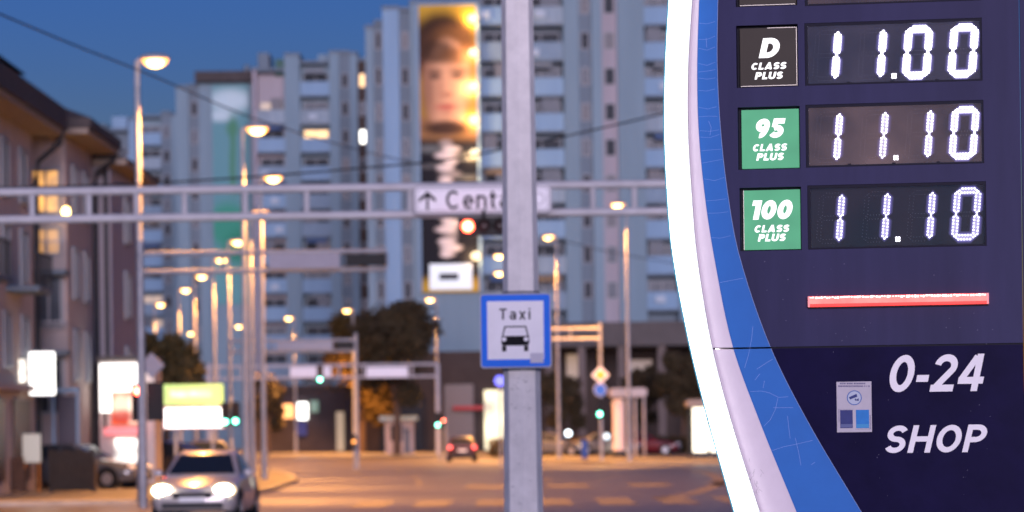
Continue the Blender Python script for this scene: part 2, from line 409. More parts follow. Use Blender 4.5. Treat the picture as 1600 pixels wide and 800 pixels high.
mural_b = apartment('mural_building', 'apartment building with dark flat roof and a pale teal mural on its end wall', 342,
    [(276,296,'pier',138,C),(296,312,'strip',136,C2),(312,328,'pier',128,C),(328,396,'pier',126,C)], 149, 44, 660)
X, Z = XZ(342)
MB().box(X(308), X(410), 340.2, 356, Z(124), Z(108)).build('roof_slab', M_roof, mural_b)
def layered_print(name, base, layers, scale_xy, rough=.6, emit=None):
    """flat print: soft ellipses / boxes mixed over a base colour, coordinates 0..1 in generated x,z"""
    m, nt, b = _nt(name); N = nt.nodes; L = nt.links
    tc = N.new('ShaderNodeTexCoord'); sp = N.new('ShaderNodeSeparateXYZ'); L.new(tc.outputs['Generated'], sp.inputs[0])
    nz = N.new('ShaderNodeTexNoise'); nz.inputs['Scale'].default_value = 9; L.new(tc.outputs['Generated'], nz.inputs['Vector'])
    def math_(op, a, c=None, c2=None):
        n = N.new('ShaderNodeMath'); n.operation = op
        for i, q in enumerate((a, c, c2)):
            if q is None: continue
            if isinstance(q, (int, float)): n.inputs[i].default_value = q
            else: L.new(q, n.inputs[i])
        return n.outputs[0]
    wob = math_('MULTIPLY_ADD', nz.outputs['Fac'], .12, -.06)
    xx = math_('ADD', sp.outputs['X'], wob); zz = sp.outputs['Z']
    cur = None
    for (shape, cx, cz, rx, rz, soft, col, amt) in layers:
        dx = math_('DIVIDE', math_('SUBTRACT', xx, cx), rx); dz = math_('DIVIDE', math_('SUBTRACT', zz, cz), rz)
        if shape == 'e': r = math_('SQRT', math_('ADD', math_('MULTIPLY', dx, dx), math_('MULTIPLY', dz, dz)))
        else: r = math_('MAXIMUM', math_('ABSOLUTE', dx), math_('ABSOLUTE', dz))
        mr = N.new('ShaderNodeMapRange'); mr.interpolation_type = 'SMOOTHSTEP'
        mr.inputs['From Min'].default_value = 1 + soft; mr.inputs['From Max'].default_value = 1 - soft
        mr.inputs['To Min'].default_value = 0; mr.inputs['To Max'].default_value = amt; L.new(r, mr.inputs[0])
        mx = N.new('ShaderNodeMixRGB'); L.new(mr.outputs[0], mx.inputs[0])
        if cur is None: mx.inputs[1].default_value = (*base, 1)
        else: L.new(cur, mx.inputs[1])
        mx.inputs[2].default_value = (*col, 1); cur = mx.outputs[0]
    L.new(cur, b.inputs['Base Color']); b.inputs['Roughness'].default_value = rough; b.inputs['Specular IOR Level'].default_value = .05
    if emit: L.new(cur, b.inputs['Emission Color']); b.inputs['Emission Strength'].default_value = emit
    return m
M_mural = layered_print('mural_print', (.11,.25,.28), [
    ('e',.5,.93,.6,.05,.6,(.5,.62,.66),.8),('e',.2,.86,.35,.025,.7,(.55,.66,.7),.7),('b',.55,.68,.09,.17,.3,(.07,.2,.12),.85),('e',.55,.80,.16,.035,.5,(.07,.2,.12),.8),
    ('e',.4,.36,.55,.10,.4,(.04,.25,.16),.9),('e',.7,.25,.4,.08,.5,(.03,.2,.12),.9),('b',.5,.08,.8,.10,.5,(.12,.3,.3),.8)], None)
MB().box(X(333), X(390), 341.4, 341.55, Z(470), Z(128)).build('mural', M_mural, mural_b)

far = apartment('apartment_block', 'distant pale apartment block at the far left, lowest of the blocks behind the houses', 400,
    [(140,166,'pier',198,C),(166,202,'log',205,C2),(202,214,'pier',188,W),(214,252,'log',184,C),(252,268,'strip',178,C2),(268,300,'pier',182,C)], 226, 38, 660)
X, Z = XZ(400)
MB().box(X(172), X(196), 402, 408, Z(205), Z(172)).build('roof_house', M_white, far)

# low shops between block and tower
low = thing('low_shop_row', 'low dark shop row with two small lit windows under the apartment block', 'shop', P(470,700,275)*1)
low.location.z = 0
X, Z = XZ(275)
MB().box(X(392), X(560), 275, 283, 0, Z(606)).build('wall', mat('shop_mauve', (.055,.045,.05), .8, noise=.3, nscale=.5), low)
MB().box(X(390), X(562), 274.4, 283.4, Z(606)+.003, Z(598)).build('roof', M_roof, low)
MB().box(X(437), X(453), 274.7, 274.98, Z(649), Z(627)).build('window', emis('orange_win', (1,.35,.08), .5, vary=.4), low)
MB().box(X(460), X(475), 274.7, 274.98, Z(651), Z(625)).build('window', emis('white_win', (1,.97,.9), .9), low)
MB().box(X(480), X(492), 274.7, 274.98, Z(640), Z(622)).build('shop_sign', emis('green_sgn', (.05,.6,.3), .05), low)
MB().box(X(520), X(532), 274.7, 274.98, .2, Z(640)).build('door', emis('door_glow', (1,.7,.35), .06), low)
MB().box(X(458), X(474), 274.6, 274.98, Z(676), Z(655)).build('poster', mat('poster_blue', (.03,.05,.25), .5), low)

kio = thing('kiosk', 'pale mauve kiosk with flat canopy below the dark tree', 'kiosk', (XZ(240)[0](618), 241.5, 0))
X, Z = XZ(240)
MB().box(X(596), X(640), 240, 243, .12, Z(656)).build('wall', M_beige2, kio); MB().box(X(588), X(646), 239, 243.4, Z(655), Z(648)).build('canopy', M_white, kio)
MB().box(X(604), X(622), 239.9, 239.99, 1.1, Z(662)).build('window', M_glass, kio)
MB().box(X(626), X(634), 239.9, 239.99, .15, Z(668)).build('door', M_glassl, kio)

# ================================================================== LEFT HOUSES
def house_window(root, face, x, y, z, w, h, m=None, fm=None):
    """face 'x' looks to +x, face 'y' looks to the camera"""
    m = m or M_glass; fm = fm or M_frame
    f = MB(); p = MB(); t = .12
    if face == 'x':
        f.box(x,x+.1,y-w/2-t,y-w/2,z-t,z+h+t).box(x,x+.1,y+w/2,y+w/2+t,z-t,z+h+t).box(x,x+.1,y-w/2,y+w/2,z-t,z).box(x,x+.1,y-w/2,y+w/2,z+h,z+h+t).box(x,x+.07,y-.04,y+.04,z,z+h)
        p.box(x,x+.03,y-w/2,y+w/2,z,z+h)
    else:
        f.box(x-w/2-t,x-w/2,y-.1,y,z-t,z+h+t).box(x+w/2,x+w/2+t,y-.1,y,z-t,z+h+t).box(x-w/2,x+w/2,y-.1,y,z-t,z).box(x-w/2,x+w/2,y-.1,y,z+h,z+h+t).box(x-.04,x+.04,y-.07,y,z,z+h)
        p.box(x-w/2,x+w/2,y-.03,y,z,z+h)
    o = f.build('window', fm, root); p.build('pane', m, o); return o
h1 = thing('town_house', 'nearest beige town house at the left edge with deep dark eaves', 'house', (-20,92,0))
MB().box(-31,-14.9,80,100,.12,11.25).build('wall', M_beige, h1)
MB().prism([(-31,11.26),(-14.0,11.26),(-14.0,11.42),(-31,11.42)], 79, 100.9).build('soffit', M_soffit, h1)
MB().add([(-31.5,78.9,11.43),(-13.9,78.9,11.43),(-13.9,101,11.43),(-31.5,101,11.43),(-31.5,78.9,12.1),(-13.9,78.9,12.1),(-13.9,101,12.1),(-31.5,101,12.1),(-26,84,15.2),(-19,84,15.2),(-19,96,15.2),(-26,96,15.2)],
    [(0,3,2,1),(0,1,5,4),(1,2,6,5),(2,3,7,6),(3,0,4,7),(4,5,9,8),(5,6,10,9),(6,7,11,10),(7,4,8,11),(8,9,10,11)]).build('roof', M_roof, h1)
MB().box(-26,-15.3,91,98.8,12.11,13.0).build('attic', M_pink, h1)
MB().prism([(-26,13.01),(-14.9,13.01),(-19,14.6),(-26,14.6)], 90.6, 99.2).build('attic_roof', M_roof, h1)
MB().tube([(-14.0,100.6,11.5),(-14.1,100.6,11.0),(-14.75,100.3,10.4),(-14.8,100.2,9.8),(-14.8,100.2,.2)], .09).build('downpipe', M_dark, h1)
for z in (3.9, 6.5, 9.0):
    for y in (86.5, 90.5, 94.4, 97.9):
        house_window(h1, 'x', -14.9, y, z, 1.1, 1.5, M_glass if (y+z) % 3 < 2 else M_glassl)
for y in (87,92,97):
    MB().box(-14.9,-14.82,y-1.6,y+1.6,.5,2.9).build('shop_window', mat('shop_brown', (.1,.06,.045), .4), h1)
MB().box(-14.9,-14.5,82,100,3.15,3.35).build('string_course', M_beige2, h1)
for y in (88, 96):
    b = MB().box(-14.9,-13.9,y-1.5,y+1.5,6.1,6.25).build('balcony', M_conc2, h1)
    r = MB()
    for k in range(9): r.cyl((-13.95,y-1.45+k*.36,6.25),(-13.95,y-1.45+k*.36,7.2),.02,n=6)
    r.box(-13.98,-13.92,y-1.5,y+1.5,7.2,7.26).build('railing', M_dark, b)

h2 = thing('town_house', 'second beige town house from the left edge, with a railed balcony and lit upper window', 'house', (-20,107,0))
MB().box(-30,-14.4,104,110.4,.12,11.55).build('wall', M_beige2, h2)
MB().box(-30.4,-13.55,103.2,111.2,11.56,11.72).build('soffit', M_soffit, h2)
MB().add([(-30.5,103.1,11.73),(-13.45,103.1,11.73),(-13.45,111.3,11.73),(-30.5,111.3,11.73),(-30.5,103.1,12.05),(-13.45,103.1,12.05),(-13.45,111.3,12.05),(-30.5,111.3,12.05),(-27,107,14),(-18,107,14)],
    [(0,3,2,1),(0,1,5,4),(1,2,6,5),(2,3,7,6),(3,0,4,7),(4,5,9,8),(5,6,9),(6,7,8,9),(7,4,8)]).build('roof', M_roof, h2)
MB().tube([(-13.6,110.9,11.7),(-13.7,110.9,11.3),(-14.25,110.7,10.9),(-14.3,110.6,10.4),(-14.3,110.6,.2)], .09).build('downpipe', M_dark, h2)
for z in (3.7, 6.4, 9.1):
    for y in (105.8, 108.5): house_window(h2, 'x', -14.4, y, z, .9, 1.5, M_glassl if z > 8 else M_glass)
wm = emis('lit_window_amber', (1,.45,.07), .2, vary=.6, vscale=2)
house_window(h2, 'y', -15.05, 104, 9.1, .8, 1.3, wm); house_window(h2, 'y', -15.05, 104, 7.75, .8, .75, emis('lit_amber2', (1,.45,.07), .12))
house_window(h2, 'y', -15.0, 104, 5.4, .75, 1.6, M_glassl); house_window(h2, 'y', -15.0, 104, 2.6, .75, 1.7)
for zb in (4.4, 7.0):
    b = MB().box(-16.4,-14.3,102.9,103.98,zb,zb+.16).build('balcony', M_conc2, h2)
    r = MB()
    for k in range(13): r.cyl((-16.3+k*.165,102.96,zb+.16),(-16.3+k*.165,102.96,zb+1.05),.02,n=6)
    r.box(-16.35,-14.28,102.93,102.99,zb+1.05,zb+1.1); r.build('railing', M_galvd, b)
bl = thing('wall_lamp', 'small glowing globe wall lamp on the second town house', 'lamp', P(103,331,103.4))
MB().ball((0,0,0),.13,.13,.16,10,6).build('globe', emis('globe_glow', (1,.6,.15), 3.2), bl, local=True, smooth=True)
MB().cyl((0,.1,.0),(0,.62,.0),.03).build('bracket', M_dark, bl, local=True)

h3 = thing('town_house', 'third town house from the left, a narrow rose-coloured end wall beside the shop', 'house', (-20,116,0))
MB().box(-30,-13.9,111.6,121,.12,11.2).build('wall', M_pink, h3)
MB().box(-30.3,-13.3,111.32,121.6,11.22,11.4).build('soffit', M_soffit, h3)
MB().prism([(-30.3,11.41),(-13.2,11.41),(-18,13.4),(-25,13.4)], 111.3, 121.7).build('roof', M_roof, h3)
for z in (3.4, 6.1, 8.8): house_window(h3, 'x', -13.9, 116, z, 1.2, 1.5)
MB().cyl((-14.05,111.5,.2),(-14.05,111.5,11.2),.08).build('downpipe', M_dark, h3)
# corner shop with bright sign
X, Z = XZ(109)
sh = thing('corner_shop', 'small corner shop with a lit window and red strip beneath the bright white sign', 'shop', (X(188),110,0))
MB().box(X(150),X(236),109,111.2,.12,Z(556)).build('wall', M_beige, sh); MB().box(X(147),X(240),108.6,111.25,Z(556)+.003,Z(549)).build('roof', M_roof, sh)
MB().box(X(160),X(221),108.5,108.98,Z(672),Z(660)).build('fascia_strip', emis('red_strip', (1,.12,.12), .22), sh)
o = MB().box(X(174),X(208),108.9,108.98,Z(728),Z(678)).build('window', emis('shop_win', (1,.93,.82), .34, vary=.7, vscale=2.5), sh)
sgn = thing('shop_sign', 'big glaring white shop sign with a small orange picture, beside the corner shop', 'sign', (X(188),108.3,Z(652)))
MB().box(X(156),X(222),108.2,108.45,Z(604),Z(561)).build('light_box', emis('sign_white', (1,.96,.9), .6), sgn)
MB().box(X(156),X(172),108.2,108.45,Z(636),Z(604.4)).build('side_panel', emis('sign_white', (1,.96,.9), .6), sgn)
MB().box(X(173),X(222),108.22,108.45,Z(656),Z(605)).build('picture_panel', layered_print('sign_picture', (.5,.08,.03), [('e',.3,.6,.3,.35,.5,(.9,.5,.35),.9),('b',.75,.45,.2,.4,.4,(.95,.8,.6),.8),('e',.35,.25,.4,.2,.5,(.25,.02,.02),.8)], None, emit=.3), sgn)
MB().box(X(160),X(164),108.3,108.5,Z(660),Z(637)).build('post', M_dark, sgn)
# box sign on the first house
X, Z = XZ(97.5)
bs = thing('box_sign', 'glaring white upright box sign projecting from the nearest town house', 'sign', (X(60),97.5,Z(608)))
MB().box(X(42),X(80),97.4,97.65,Z(607),Z(541)).build('light_box', emis('sign_white', (1,.96,.9), .6), bs)
MB().box(X(41.2),X(80.8),97.42,97.63,Z(609),Z(607.1)).box(X(41.2),X(80.8),97.42,97.63,Z(540.9),Z(539)).build('casing', M_galvd, bs)
MB().box(X(36),X(41),97.5,97.56,Z(560),Z(558)).build('bracket', M_dark, bs)
bs2 = thing('box_sign', 'smaller white box sign left of the upright box sign', 'sign', (X(29),97.3,Z(590)))
MB().box(X(20),X(38),96.9,97.1,Z(587),Z(552)).build('light_box', emis('sign_white2', (1,.9,.75), .35, vary=.7, vscale=5), bs2)
MB().box(X(19),X(39),96.92,97.08,Z(551.9),Z(549)).build('casing', M_dark, bs2)
# double lit board on posts
X, Z = XZ(105)
db = thing('illuminated_board', 'lime green lit board above a red-framed white lit board on two posts', 'sign', (X(296),105,0.12))
MB().box(X(249),X(343),104.9,105.2,Z(626),Z(594)).build('green_panel', emis('lime_panel', (.55,.95,.06), .165, vary=.25, vscale=.9), db)
pf = MB().box(X(250),X(345),104.95,105.2,Z(663),Z(628)).build('red_casing', emis('red_casing_glow', (1,.1,.08), .1), db)
MB().box(X(253),X(342),104.88,104.945,Z(661),Z(632)).build('white_panel', emis('board_white', (1,.97,.94), .9), pf)
MB().box(X(262),X(326),104.85,104.89,Z(614),Z(604)).build('lettering_strip', emis('lime_text', (.8,1,.4), .25, vary=.5, vscale=4), db)
for u in (268, 326): MB().cyl((X(u),105.1,.12),(X(u),105.1,Z(664)),.06).build('post', M_galvd, db)

# ================================================================== PORTRAIT BANNER ON THE TOWER
X, Z = XZ(265)
bn = thing('portrait_banner', 'tall floodlit advertising banner with a young face on the apartment tower', 'banner', (X(701),264.3,Z(455)))
skin, hair, dk = (.52,.28,.17), (.035,.018,.012), (.012,.012,.016)
ban = layered_print('banner_print', (.40,.24,.03), [
    ('e',.42,.85,.60,.125,.25,hair,1),('e',.60,.88,.34,.05,.6,(.20,.09,.035),.6),('b',.5,.55,.6,.06,.3,(.25,.11,.07),.7),
    ('e',.49,.73,.42,.150,.14,skin,1),('e',.48,.635,.32,.085,.25,skin,1),('e',.12,.70,.16,.13,.8,(.16,.07,.045),.75),('e',.90,.70,.14,.12,.8,(.2,.09,.05),.6),
    ('e',.30,.838,.34,.042,.45,hair,.85),('e',.68,.822,.26,.030,.6,(.12,.05,.02),.75),('e',.27,.770,.14,.009,.6,(.12,.06,.04),.7),('e',.67,.772,.14,.009,.6,(.12,.06,.04),.7),
    ('e',.28,.752,.10,.011,.7,(.05,.03,.025),.8),('e',.66,.754,.10,.011,.7,(.05,.03,.025),.8),('e',.36,.71,.05,.05,.9,(.34,.16,.10),.5),('e',.47,.688,.10,.010,.8,(.25,.10,.07),.6),
    ('e',.47,.645,.17,.012,.7,(.34,.07,.06),.8),('e',.47,.622,.13,.008,.8,(.3,.14,.09),.5),('e',.47,.572,.40,.026,.5,(.03,.015,.012),.95),('b',.5,.29,.8,.245,.1,dk,1),
    ('e',.15,.50,.25,.014,.6,(.16,.17,.17),.6),('e',.82,.47,.22,.012,.6,(.16,.16,.16),.6),('e',.17,.44,.22,.009,.6,(.14,.14,.14),.6),('e',.8,.40,.2,.01,.6,(.12,.12,.12),.6)] +
    [('e',.47+(.05 if k % 2 else -.03),.52-.0215*k,.12+.03*((k*7) % 3),.012,.5,(.66,.56,.54),.85 if k % 5 else .35) for k in range(19)], None, emit=.022)
MB().box(X(657),X(746),264.1,264.3,Z(456),Z(9)).build('canvas', ban, bn)
MB().box(X(653),X(656.8),264.05,264.4,Z(457),Z(7)).box(X(746.2),X(750),264.05,264.4,Z(457),Z(7)).box(X(656.8),X(746.2),264.05,264.4,Z(9),Z(6.6)).build('frame', M_white, bn)
cp = MB().box(X(669),X(735),263.85,264.05,Z(452),Z(412)).build('caption_panel', emis('caption_white', (.8,.85,1), .14), bn)
MB().box(X(684),X(714),263.8,263.845,Z(437),Z(427)).build('lettering_strip', mat('caption_ink', (.05,.05,.06), .6, noise=.9, nscale=3), cp)
for i, v in enumerate((34, 87, 139, 191, 243, 297, 350, 402)):
    ordn = ['topmost','second','third','fourth','fifth','sixth','seventh','lowest'][i]
    fl = thing('floodlight', '%s floodlight from the top on the right edge of the portrait banner' % ordn if i not in (0,7) else '%s floodlight on the right edge of the portrait banner' % ordn, 'floodlight', (X(741),262.9,Z(v)), 0, 'floodlights along the portrait banner')
    MB().cyl((.25,0,0),(.25,1.25,0),.05,n=8).build('arm', M_dark, fl, local=True)
    MB().box(-.28,.5,-.2,.1,-.28,.32).build('housing', M_dark, fl, local=True)
    MB().ball((.06,-.24,.02),.42,.16,.34,12,6).build('lens', emis('flood_lens', (1,.74,.38), .45), fl, local=True, smooth=True)
    lamp_light('flood', fl, (-.15,.75,0), (1,.62,.28), 75, size=.25)

# ================================================================== TREES
def tree(name, label, base, h, crown, leafcol, n, seed, lsize=.34, group=None):
    rnd = random.Random(seed); t = thing(name, label, 'tree', base, 0, group)
    tr = MB(); tr.cyl((0,0,0),(0.1,0,h*.45),h*.022+.06,h*.014+.03,n=9)
    tips = []
    for k in range(7):
        a = rnd.uniform(0, 6.28); q = Vector((math.cos(a)*crown*.55, math.sin(a)*crown*.55, h*rnd.uniform(.6,.9)))
        tr.tube([Vector((.08,0,h*rnd.uniform(.3,.45))), Vector((q.x*.45, q.y*.45, q.z*.72)), q], .05 + h*.003, 6); tips.append(q)
    tr.build('trunk', M_bark, t, local=True)
    cl = [(Vector((0,0,h*.66)), crown*.75)] + [(q, crown*rnd.uniform(.32,.55)) for q in tips]
    for k in range(9):
        a = rnd.uniform(0,6.28); rr = crown*rnd.uniform(.4,.85); z = h*rnd.uniform(.3,.97)
        cl.append((Vector((rr*math.cos(a)*(1.15-z/h*.5), rr*math.sin(a), z)), crown*rnd.uniform(.2,.42)))
    m = MB()
    for k in range(n):
        c, r = rnd.choice(cl); d = Vector((rnd.gauss(0,1), rnd.gauss(0,1), rnd.gauss(0,1))).normalized()
        p = c + d * r * (rnd.uniform(.4,1.0) + max(0, rnd.gauss(0,.16)))
        if p.z < h*.2: continue
        e1 = Vector((rnd.gauss(0,1), rnd.gauss(0,1), rnd.gauss(0,1))).normalized(); e2 = e1.orthogonal().normalized()
        s = lsize*rnd.uniform(.5,1.2)
        m.add([p-e1*s, p-e2*s*.5, p+e1*s, p+e2*s*.5], [(0,1,2,3)])
    m.build('crown', leafcol, t, local=True)
    return t
M_leaf = mat('leaf_dark', (.052,.038,.02), .7, noise=.5, nscale=1.2)
M_leafb = mat('leaf_brown', (.10,.075,.03), .7, noise=.5, nscale=1.2)
M_leafy = mat('leaf_autumn', (.065,.042,.014), .7, noise=.4, nscale=1.2)
def gp(u, D, z=.12): p = XZ(D)[0](u); return (p, D, z)
tree('street_tree', 'dark leafy tree standing in front of the apartment tower', gp(614,232), 11.0, 3.3, M_leaf, 6000, 3)
tree('street_tree', 'smaller amber-lit tree left of the dark leafy tree', gp(560,253), 10.4, 3.3, M_leafy, 6500, 31)
tree('street_tree', 'brownish tree behind the lit boards on the left', gp(252,150), 6.4, 1.9, M_leafb, 3400, 8)
tree('street_tree', 'small dark tree behind the taxi sign', gp(868,222), 6.0, 1.7, M_leaf, 2200, 12)
tree('street_tree', 'dark tree in front of the podium, just left of the price totem', gp(1062,216), 6.6, 2.2, M_leaf, 3200, 15)
tree('street_tree', 'narrow dark tree right of the yellow diamond sign', gp(1000,226), 6.2, 1.6, M_leaf, 2200, 18)
tree('street_tree', 'dark tree at the foot of the apartment block', gp(412,262), 6.2, 1.6, M_leaf, 1800, 21)
hg = MB(); rnd = random.Random(4)
for k in range(5200):
    x = rnd.uniform(-1.5, 13.5); y = 206 + rnd.uniform(0, 2) ; z = rnd.uniform(.15, 1.25); s = rnd.uniform(.08,.2)
    e1 = Vector((rnd.gauss(0,1), rnd.gauss(0,1), rnd.gauss(0,1))).normalized(); e2 = e1.orthogonal().normalized(); p = Vector((x,y,z))
    hg.add([p-e1*s, p-e2*s*.5, p+e1*s, p+e2*s*.5], [(0,1,2,3)])
tag(hg.build('hedge', M_leaf), 'low clipped dark hedge along the far pavement', 'hedge')

# ================================================================== GANTRIES AND SIGNALS
def bar(mb, a, b, r, n=8): mb.cyl(a, b, r, n=n); return mb
def truss(root, x0, x1, y, za, zb, r, m, verts):
    MB().cyl((x0,y,za),(x1,y,za),r,n=10).build('top_chord', m, root, smooth=True)
    MB().cyl((x0,y,zb),(x1,y,zb),r,n=10).build('bottom_chord', m, root, smooth=True)
    for x in verts: MB().cyl((x,y,zb+r*.8),(x,y,za-r*.8),r*.7,n=8).build('strut', m, root, smooth=True)
X, Z = XZ(60)
# the beams stand level; their image tilt comes from the camera roll
ga = thing('sign_gantry', 'nearest grey steel gantry spanning the whole road above the cars', 'gantry', (-12,60,0))
zt, zb = P(500,294,60).z, P(500,337,60).z
truss(ga, -12, 4.6, 60, zt, zb, .082, M_galv, [X(u) for u in (-50,49,138,212,287,382,478,575,640,925,990)])
for x in (-12, 4.6):
    MB().cyl((x,60,.004),(x,60,zt+.3),.17,.12,n=12).build('post', M_galv, ga, smooth=True)
    MB().box(x-.3,x+.3,59.7,60.3,.005,.06).build('base_plate', M_galvd, ga)
# direction sign
sx0, sx1, sz0, sz1 = P(646,330,59.8).x, P(862,312,59.8).x, P(754,334.5,59.8).z, P(754,289.5,59.8).z
def rrect(x0, x1, z0, z1, r, n=5):
    pts = []
    for cx, cz, a in ((x1-r,z0+r,-90),(x1-r,z1-r,0),(x0+r,z1-r,90),(x0+r,z0+r,180)):
        for k in range(n+1): t = R(a + 90*k/n); pts.append((cx + r*math.cos(t), cz + r*math.sin(t)))
    return pts
ds = thing('direction_sign', 'white direction sign with an upward arrow and the word Centar on the gantry', 'sign', ((sx0+sx1)/2,59.7,sz0))
M_sgw = mat('sign_white_sheet', (.72,.7,.74), .4, noise=.05); M_sgk = mat('sign_ink', (.012,.012,.014), .6, spec=.05); M_sgrim = mat('sign_grey_rim', (.3,.29,.32), .5)
MB().prism(rrect(sx0,sx1,sz0,sz1,.1), 59.76, 59.82).build('board', M_sgrim, ds)
MB().prism(rrect(sx0+.035,sx1-.035,sz0+.035,sz1-.035,.08), 59.745, 59.757).build('white_rim', M_sgw, ds)
MB().prism(rrect(sx0+.06,sx1-.06,sz0+.06,sz1-.06,.065), 59.735, 59.744).build('border_line', M_sgrim, ds)
MB().prism(rrect(sx0+.08,sx1-.08,sz0+.08,sz1-.08,.055), 59.725, 59.734).build('face', M_sgw, ds)
px = lambda u: P(u,312,59.8).x
pz = lambda v: P(754,v,59.8).z
text_mb('Centar', px(697), px(812), pz(326.5), pz(297.5), 59.72, .15, 0, .14, .0006).build('lettering', M_sgk, ds)
MB().box(px(666),px(670),59.716,59.723,pz(327),pz(301)).build('arrow_shaft', M_sgk, ds)
ah = MB()
for s in (-1,1):
    x = px(668); a = Vector((x,0,pz(298))); b = Vector((x + s*.155,0,pz(309.5)))
    ah.add([(a.x,59.712-.001*s,a.z),(b.x,59.712-.001*s,b.z),(b.x,59.712-.001*s,b.z-.075),(a.x,59.712-.001*s,a.z-.085)], [(0,1,2,3)])
ah.build('arrow_head', M_sgk, ds)
rg = MB(); vs, fs = stroke(_arc(px(841),pz(312),.11,.11,0,360,24)[:-1], .02, True); rg.add([(p.x,59.72,p.y) for p in vs], fs); rg.build('ring_symbol', M_sgrim, ds)

RED = emis('signal_red', (1,.06,.02), 4.5); GRN = emis('signal_green', (.03,1,.55), 1.5); AMB = emis('signal_amber', (1,.32,.02), .7); OFFL = mat('signal_off', (.03,.02,.02), .3)
REDC = emis('signal_red_core', (1,.32,.2), 3.5); GRNC = emis('signal_green_core', (.45,1,.82), 2.6)
def signal(label, c, D, lit, s=1.0, horiz=False, order='rag', group='traffic signals', tilt=0):
    """c: centre of the lit lamp"""
    i = order.index(lit); st = .3*s
    off = Vector(((1-i)*st,0,0)) if horiz else Vector((0,0,-(1-i)*st))
    cc = c + off
    t = thing('traffic_signal', label, 'traffic light', cc, 0, group)
    if horiz: MB().box(-.48*s,.48*s,-.04*s,.22*s,-.17*s,.17*s).build('housing', M_black, t, local=True)
    else: MB().box(-.17*s,.17*s,-.04*s,.22*s,-.48*s,.48*s).build('housing', M_black, t, local=True)
    for k, ch in enumerate(order):
        p = Vector(((k-1)*st,0,0)) if horiz else Vector((0,0,(1-k)*st))
        m = {'r':RED,'g':GRN,'a':AMB}[ch] if ch == lit else OFFL
        o = MB().ball((p.x,-.05*s,p.z),.115*s,.05*s,.115*s,14,6).build('lens', m, t, local=True, smooth=True)
        if ch == lit and ch in 'rg':
            MB().ball((p.x,-.085*s,p.z),.07*s,.03*s,.07*s,12,5).build('lamp_core', REDC if ch == 'r' else GRNC, o, local=True, smooth=True)
        v = MB(); n = 10
        pts = [(p.x + .135*s*math.cos(R(-20+220*k2/n)), p.z + .135*s*math.sin(R(-20+220*k2/n))) for k2 in range(n+1)]
        for k2 in range(n):
            a, b = pts[k2], pts[k2+1]; v.quad((a[0],-.041*s,a[1]),(b[0],-.041*s,b[1]),(b[0],-.2*s,b[1]),(a[0],-.2*s,a[1]))
        v.build('visor', M_black, t, local=True)
    return t
sg = signal('horizontal red traffic light hanging under the direction sign', P(731,354,59.6), 60, 'r', 1.0, True)
hk = MB().cyl((0,.09,.17),(0,.09,.32),.03).build('hanger', M_black, sg, local=True)
lamp_light('signal_glow', sg, (-.3,-.42,0), (1,.05,.02), .7, size=.1)

def lantern(label, D, head_u, head_v, side, Hh, group, power):
    """side +1: head to the right of the pole"""
    hp = P(head_u, head_v, D); zt = hp.z; base = Vector((hp.x - side*.42, D, .12))
    t = thing('street_lamp', label, 'street lamp', base, 0, group); h = zt - .12
    MB().cyl((0,0,0),(0,0,h+.02),.11,.065,n=12).build('pole', M_galvd, t, local=True, smooth=True)
    MB().cyl((0,0,0),(0,0,1.1),.14,.13,n=12).build('pole_foot', M_galvd, t, local=True, smooth=True)
    MB().tube([(0,0,h-.05),(side*.08,0,h+.06),(side*.2,0,h+.1)], .05).build('arm', M_galv, t, local=True, smooth=True)
    hd = MB().ball((side*.44,0,h+.06),.40,.22,.13,16,8,z0=-.15).build('head', M_galvd, t, local=True, smooth=True)
    hd.rotation_euler = (0,0,0)
    MB().ball((side*.46,0,h+.035),.33,.21,.21,16,6,z1=.05).build('lens', LHALO, hd, local=True, smooth=True)  # added outer bowl; its orange emission paints a halo round the lamp
    MB().ball((side*.47,-.05,h-.02),.24,.2,.16,16,6,z1=.05).build('bulb_glow', LENS, hd, local=True, smooth=True)
    lamp_light('sodium_light', t, (side*.85,0,h-.35), (1,.41,.09), power, 'SPOT', .2, (0,-side*R(24),0), 132, .5)
    return t
LENS = emis('sodium_lens', (1,.56,.15), 3.2); LHALO = emis('sodium_halo', (1,.36,.05), .8)
words = ['nearest','second','third','fourth','fifth','sixth','seventh','eighth','ninth','farthest']
LP = [(240,95,80),(400,202,98),(425,278,117),(406,332,135),(370,378,156),(345,406,173),(314,432,192),(289,453,210),(250,476,235),(200,489,251)]
lamps = []
for i, (u, v, D) in enumerate(LP):
    lab = '%s sodium street lamp of the left-hand row%s' % (words[i], ', standing tallest at the left' if i == 0 else '' if i == 9 else ' counted from the camera')
    lamps.append(lantern(lab, D, u, v, 1, 11, 'sodium street lamps on the left of the road', 4200))
RP = [(966,320,166,'street lamp with head to the left right of the taxi sign, nearest of its row'),
      (858,370,185,'street lamp with head to the left just right of the taxi pole'),
      (781,400,197,'upper of two street lamp heads peeking out left of the taxi pole'),
      (781,427,210,'lower of two street lamp heads peeking out left of the taxi pole'),
      (673,468,238,'street lamp left of the taxi pole under the portrait banner'),
      (543,485,246,'street lamp beside the amber-lit tree'),
      (452,497,263,'street lamp in front of the apartment block, left of the amber-lit tree'),
      (374,510,284,'far street lamp glowing among the left-hand poles, third from the row end'),
      (299,521,304,'farthest street lamp of the right-hand row, low above the lit boards')]
for u, v, D, lab in RP: lantern(lab, D, u, v, -1, 11, 'sodium street lamps on the right of the road', 4800)

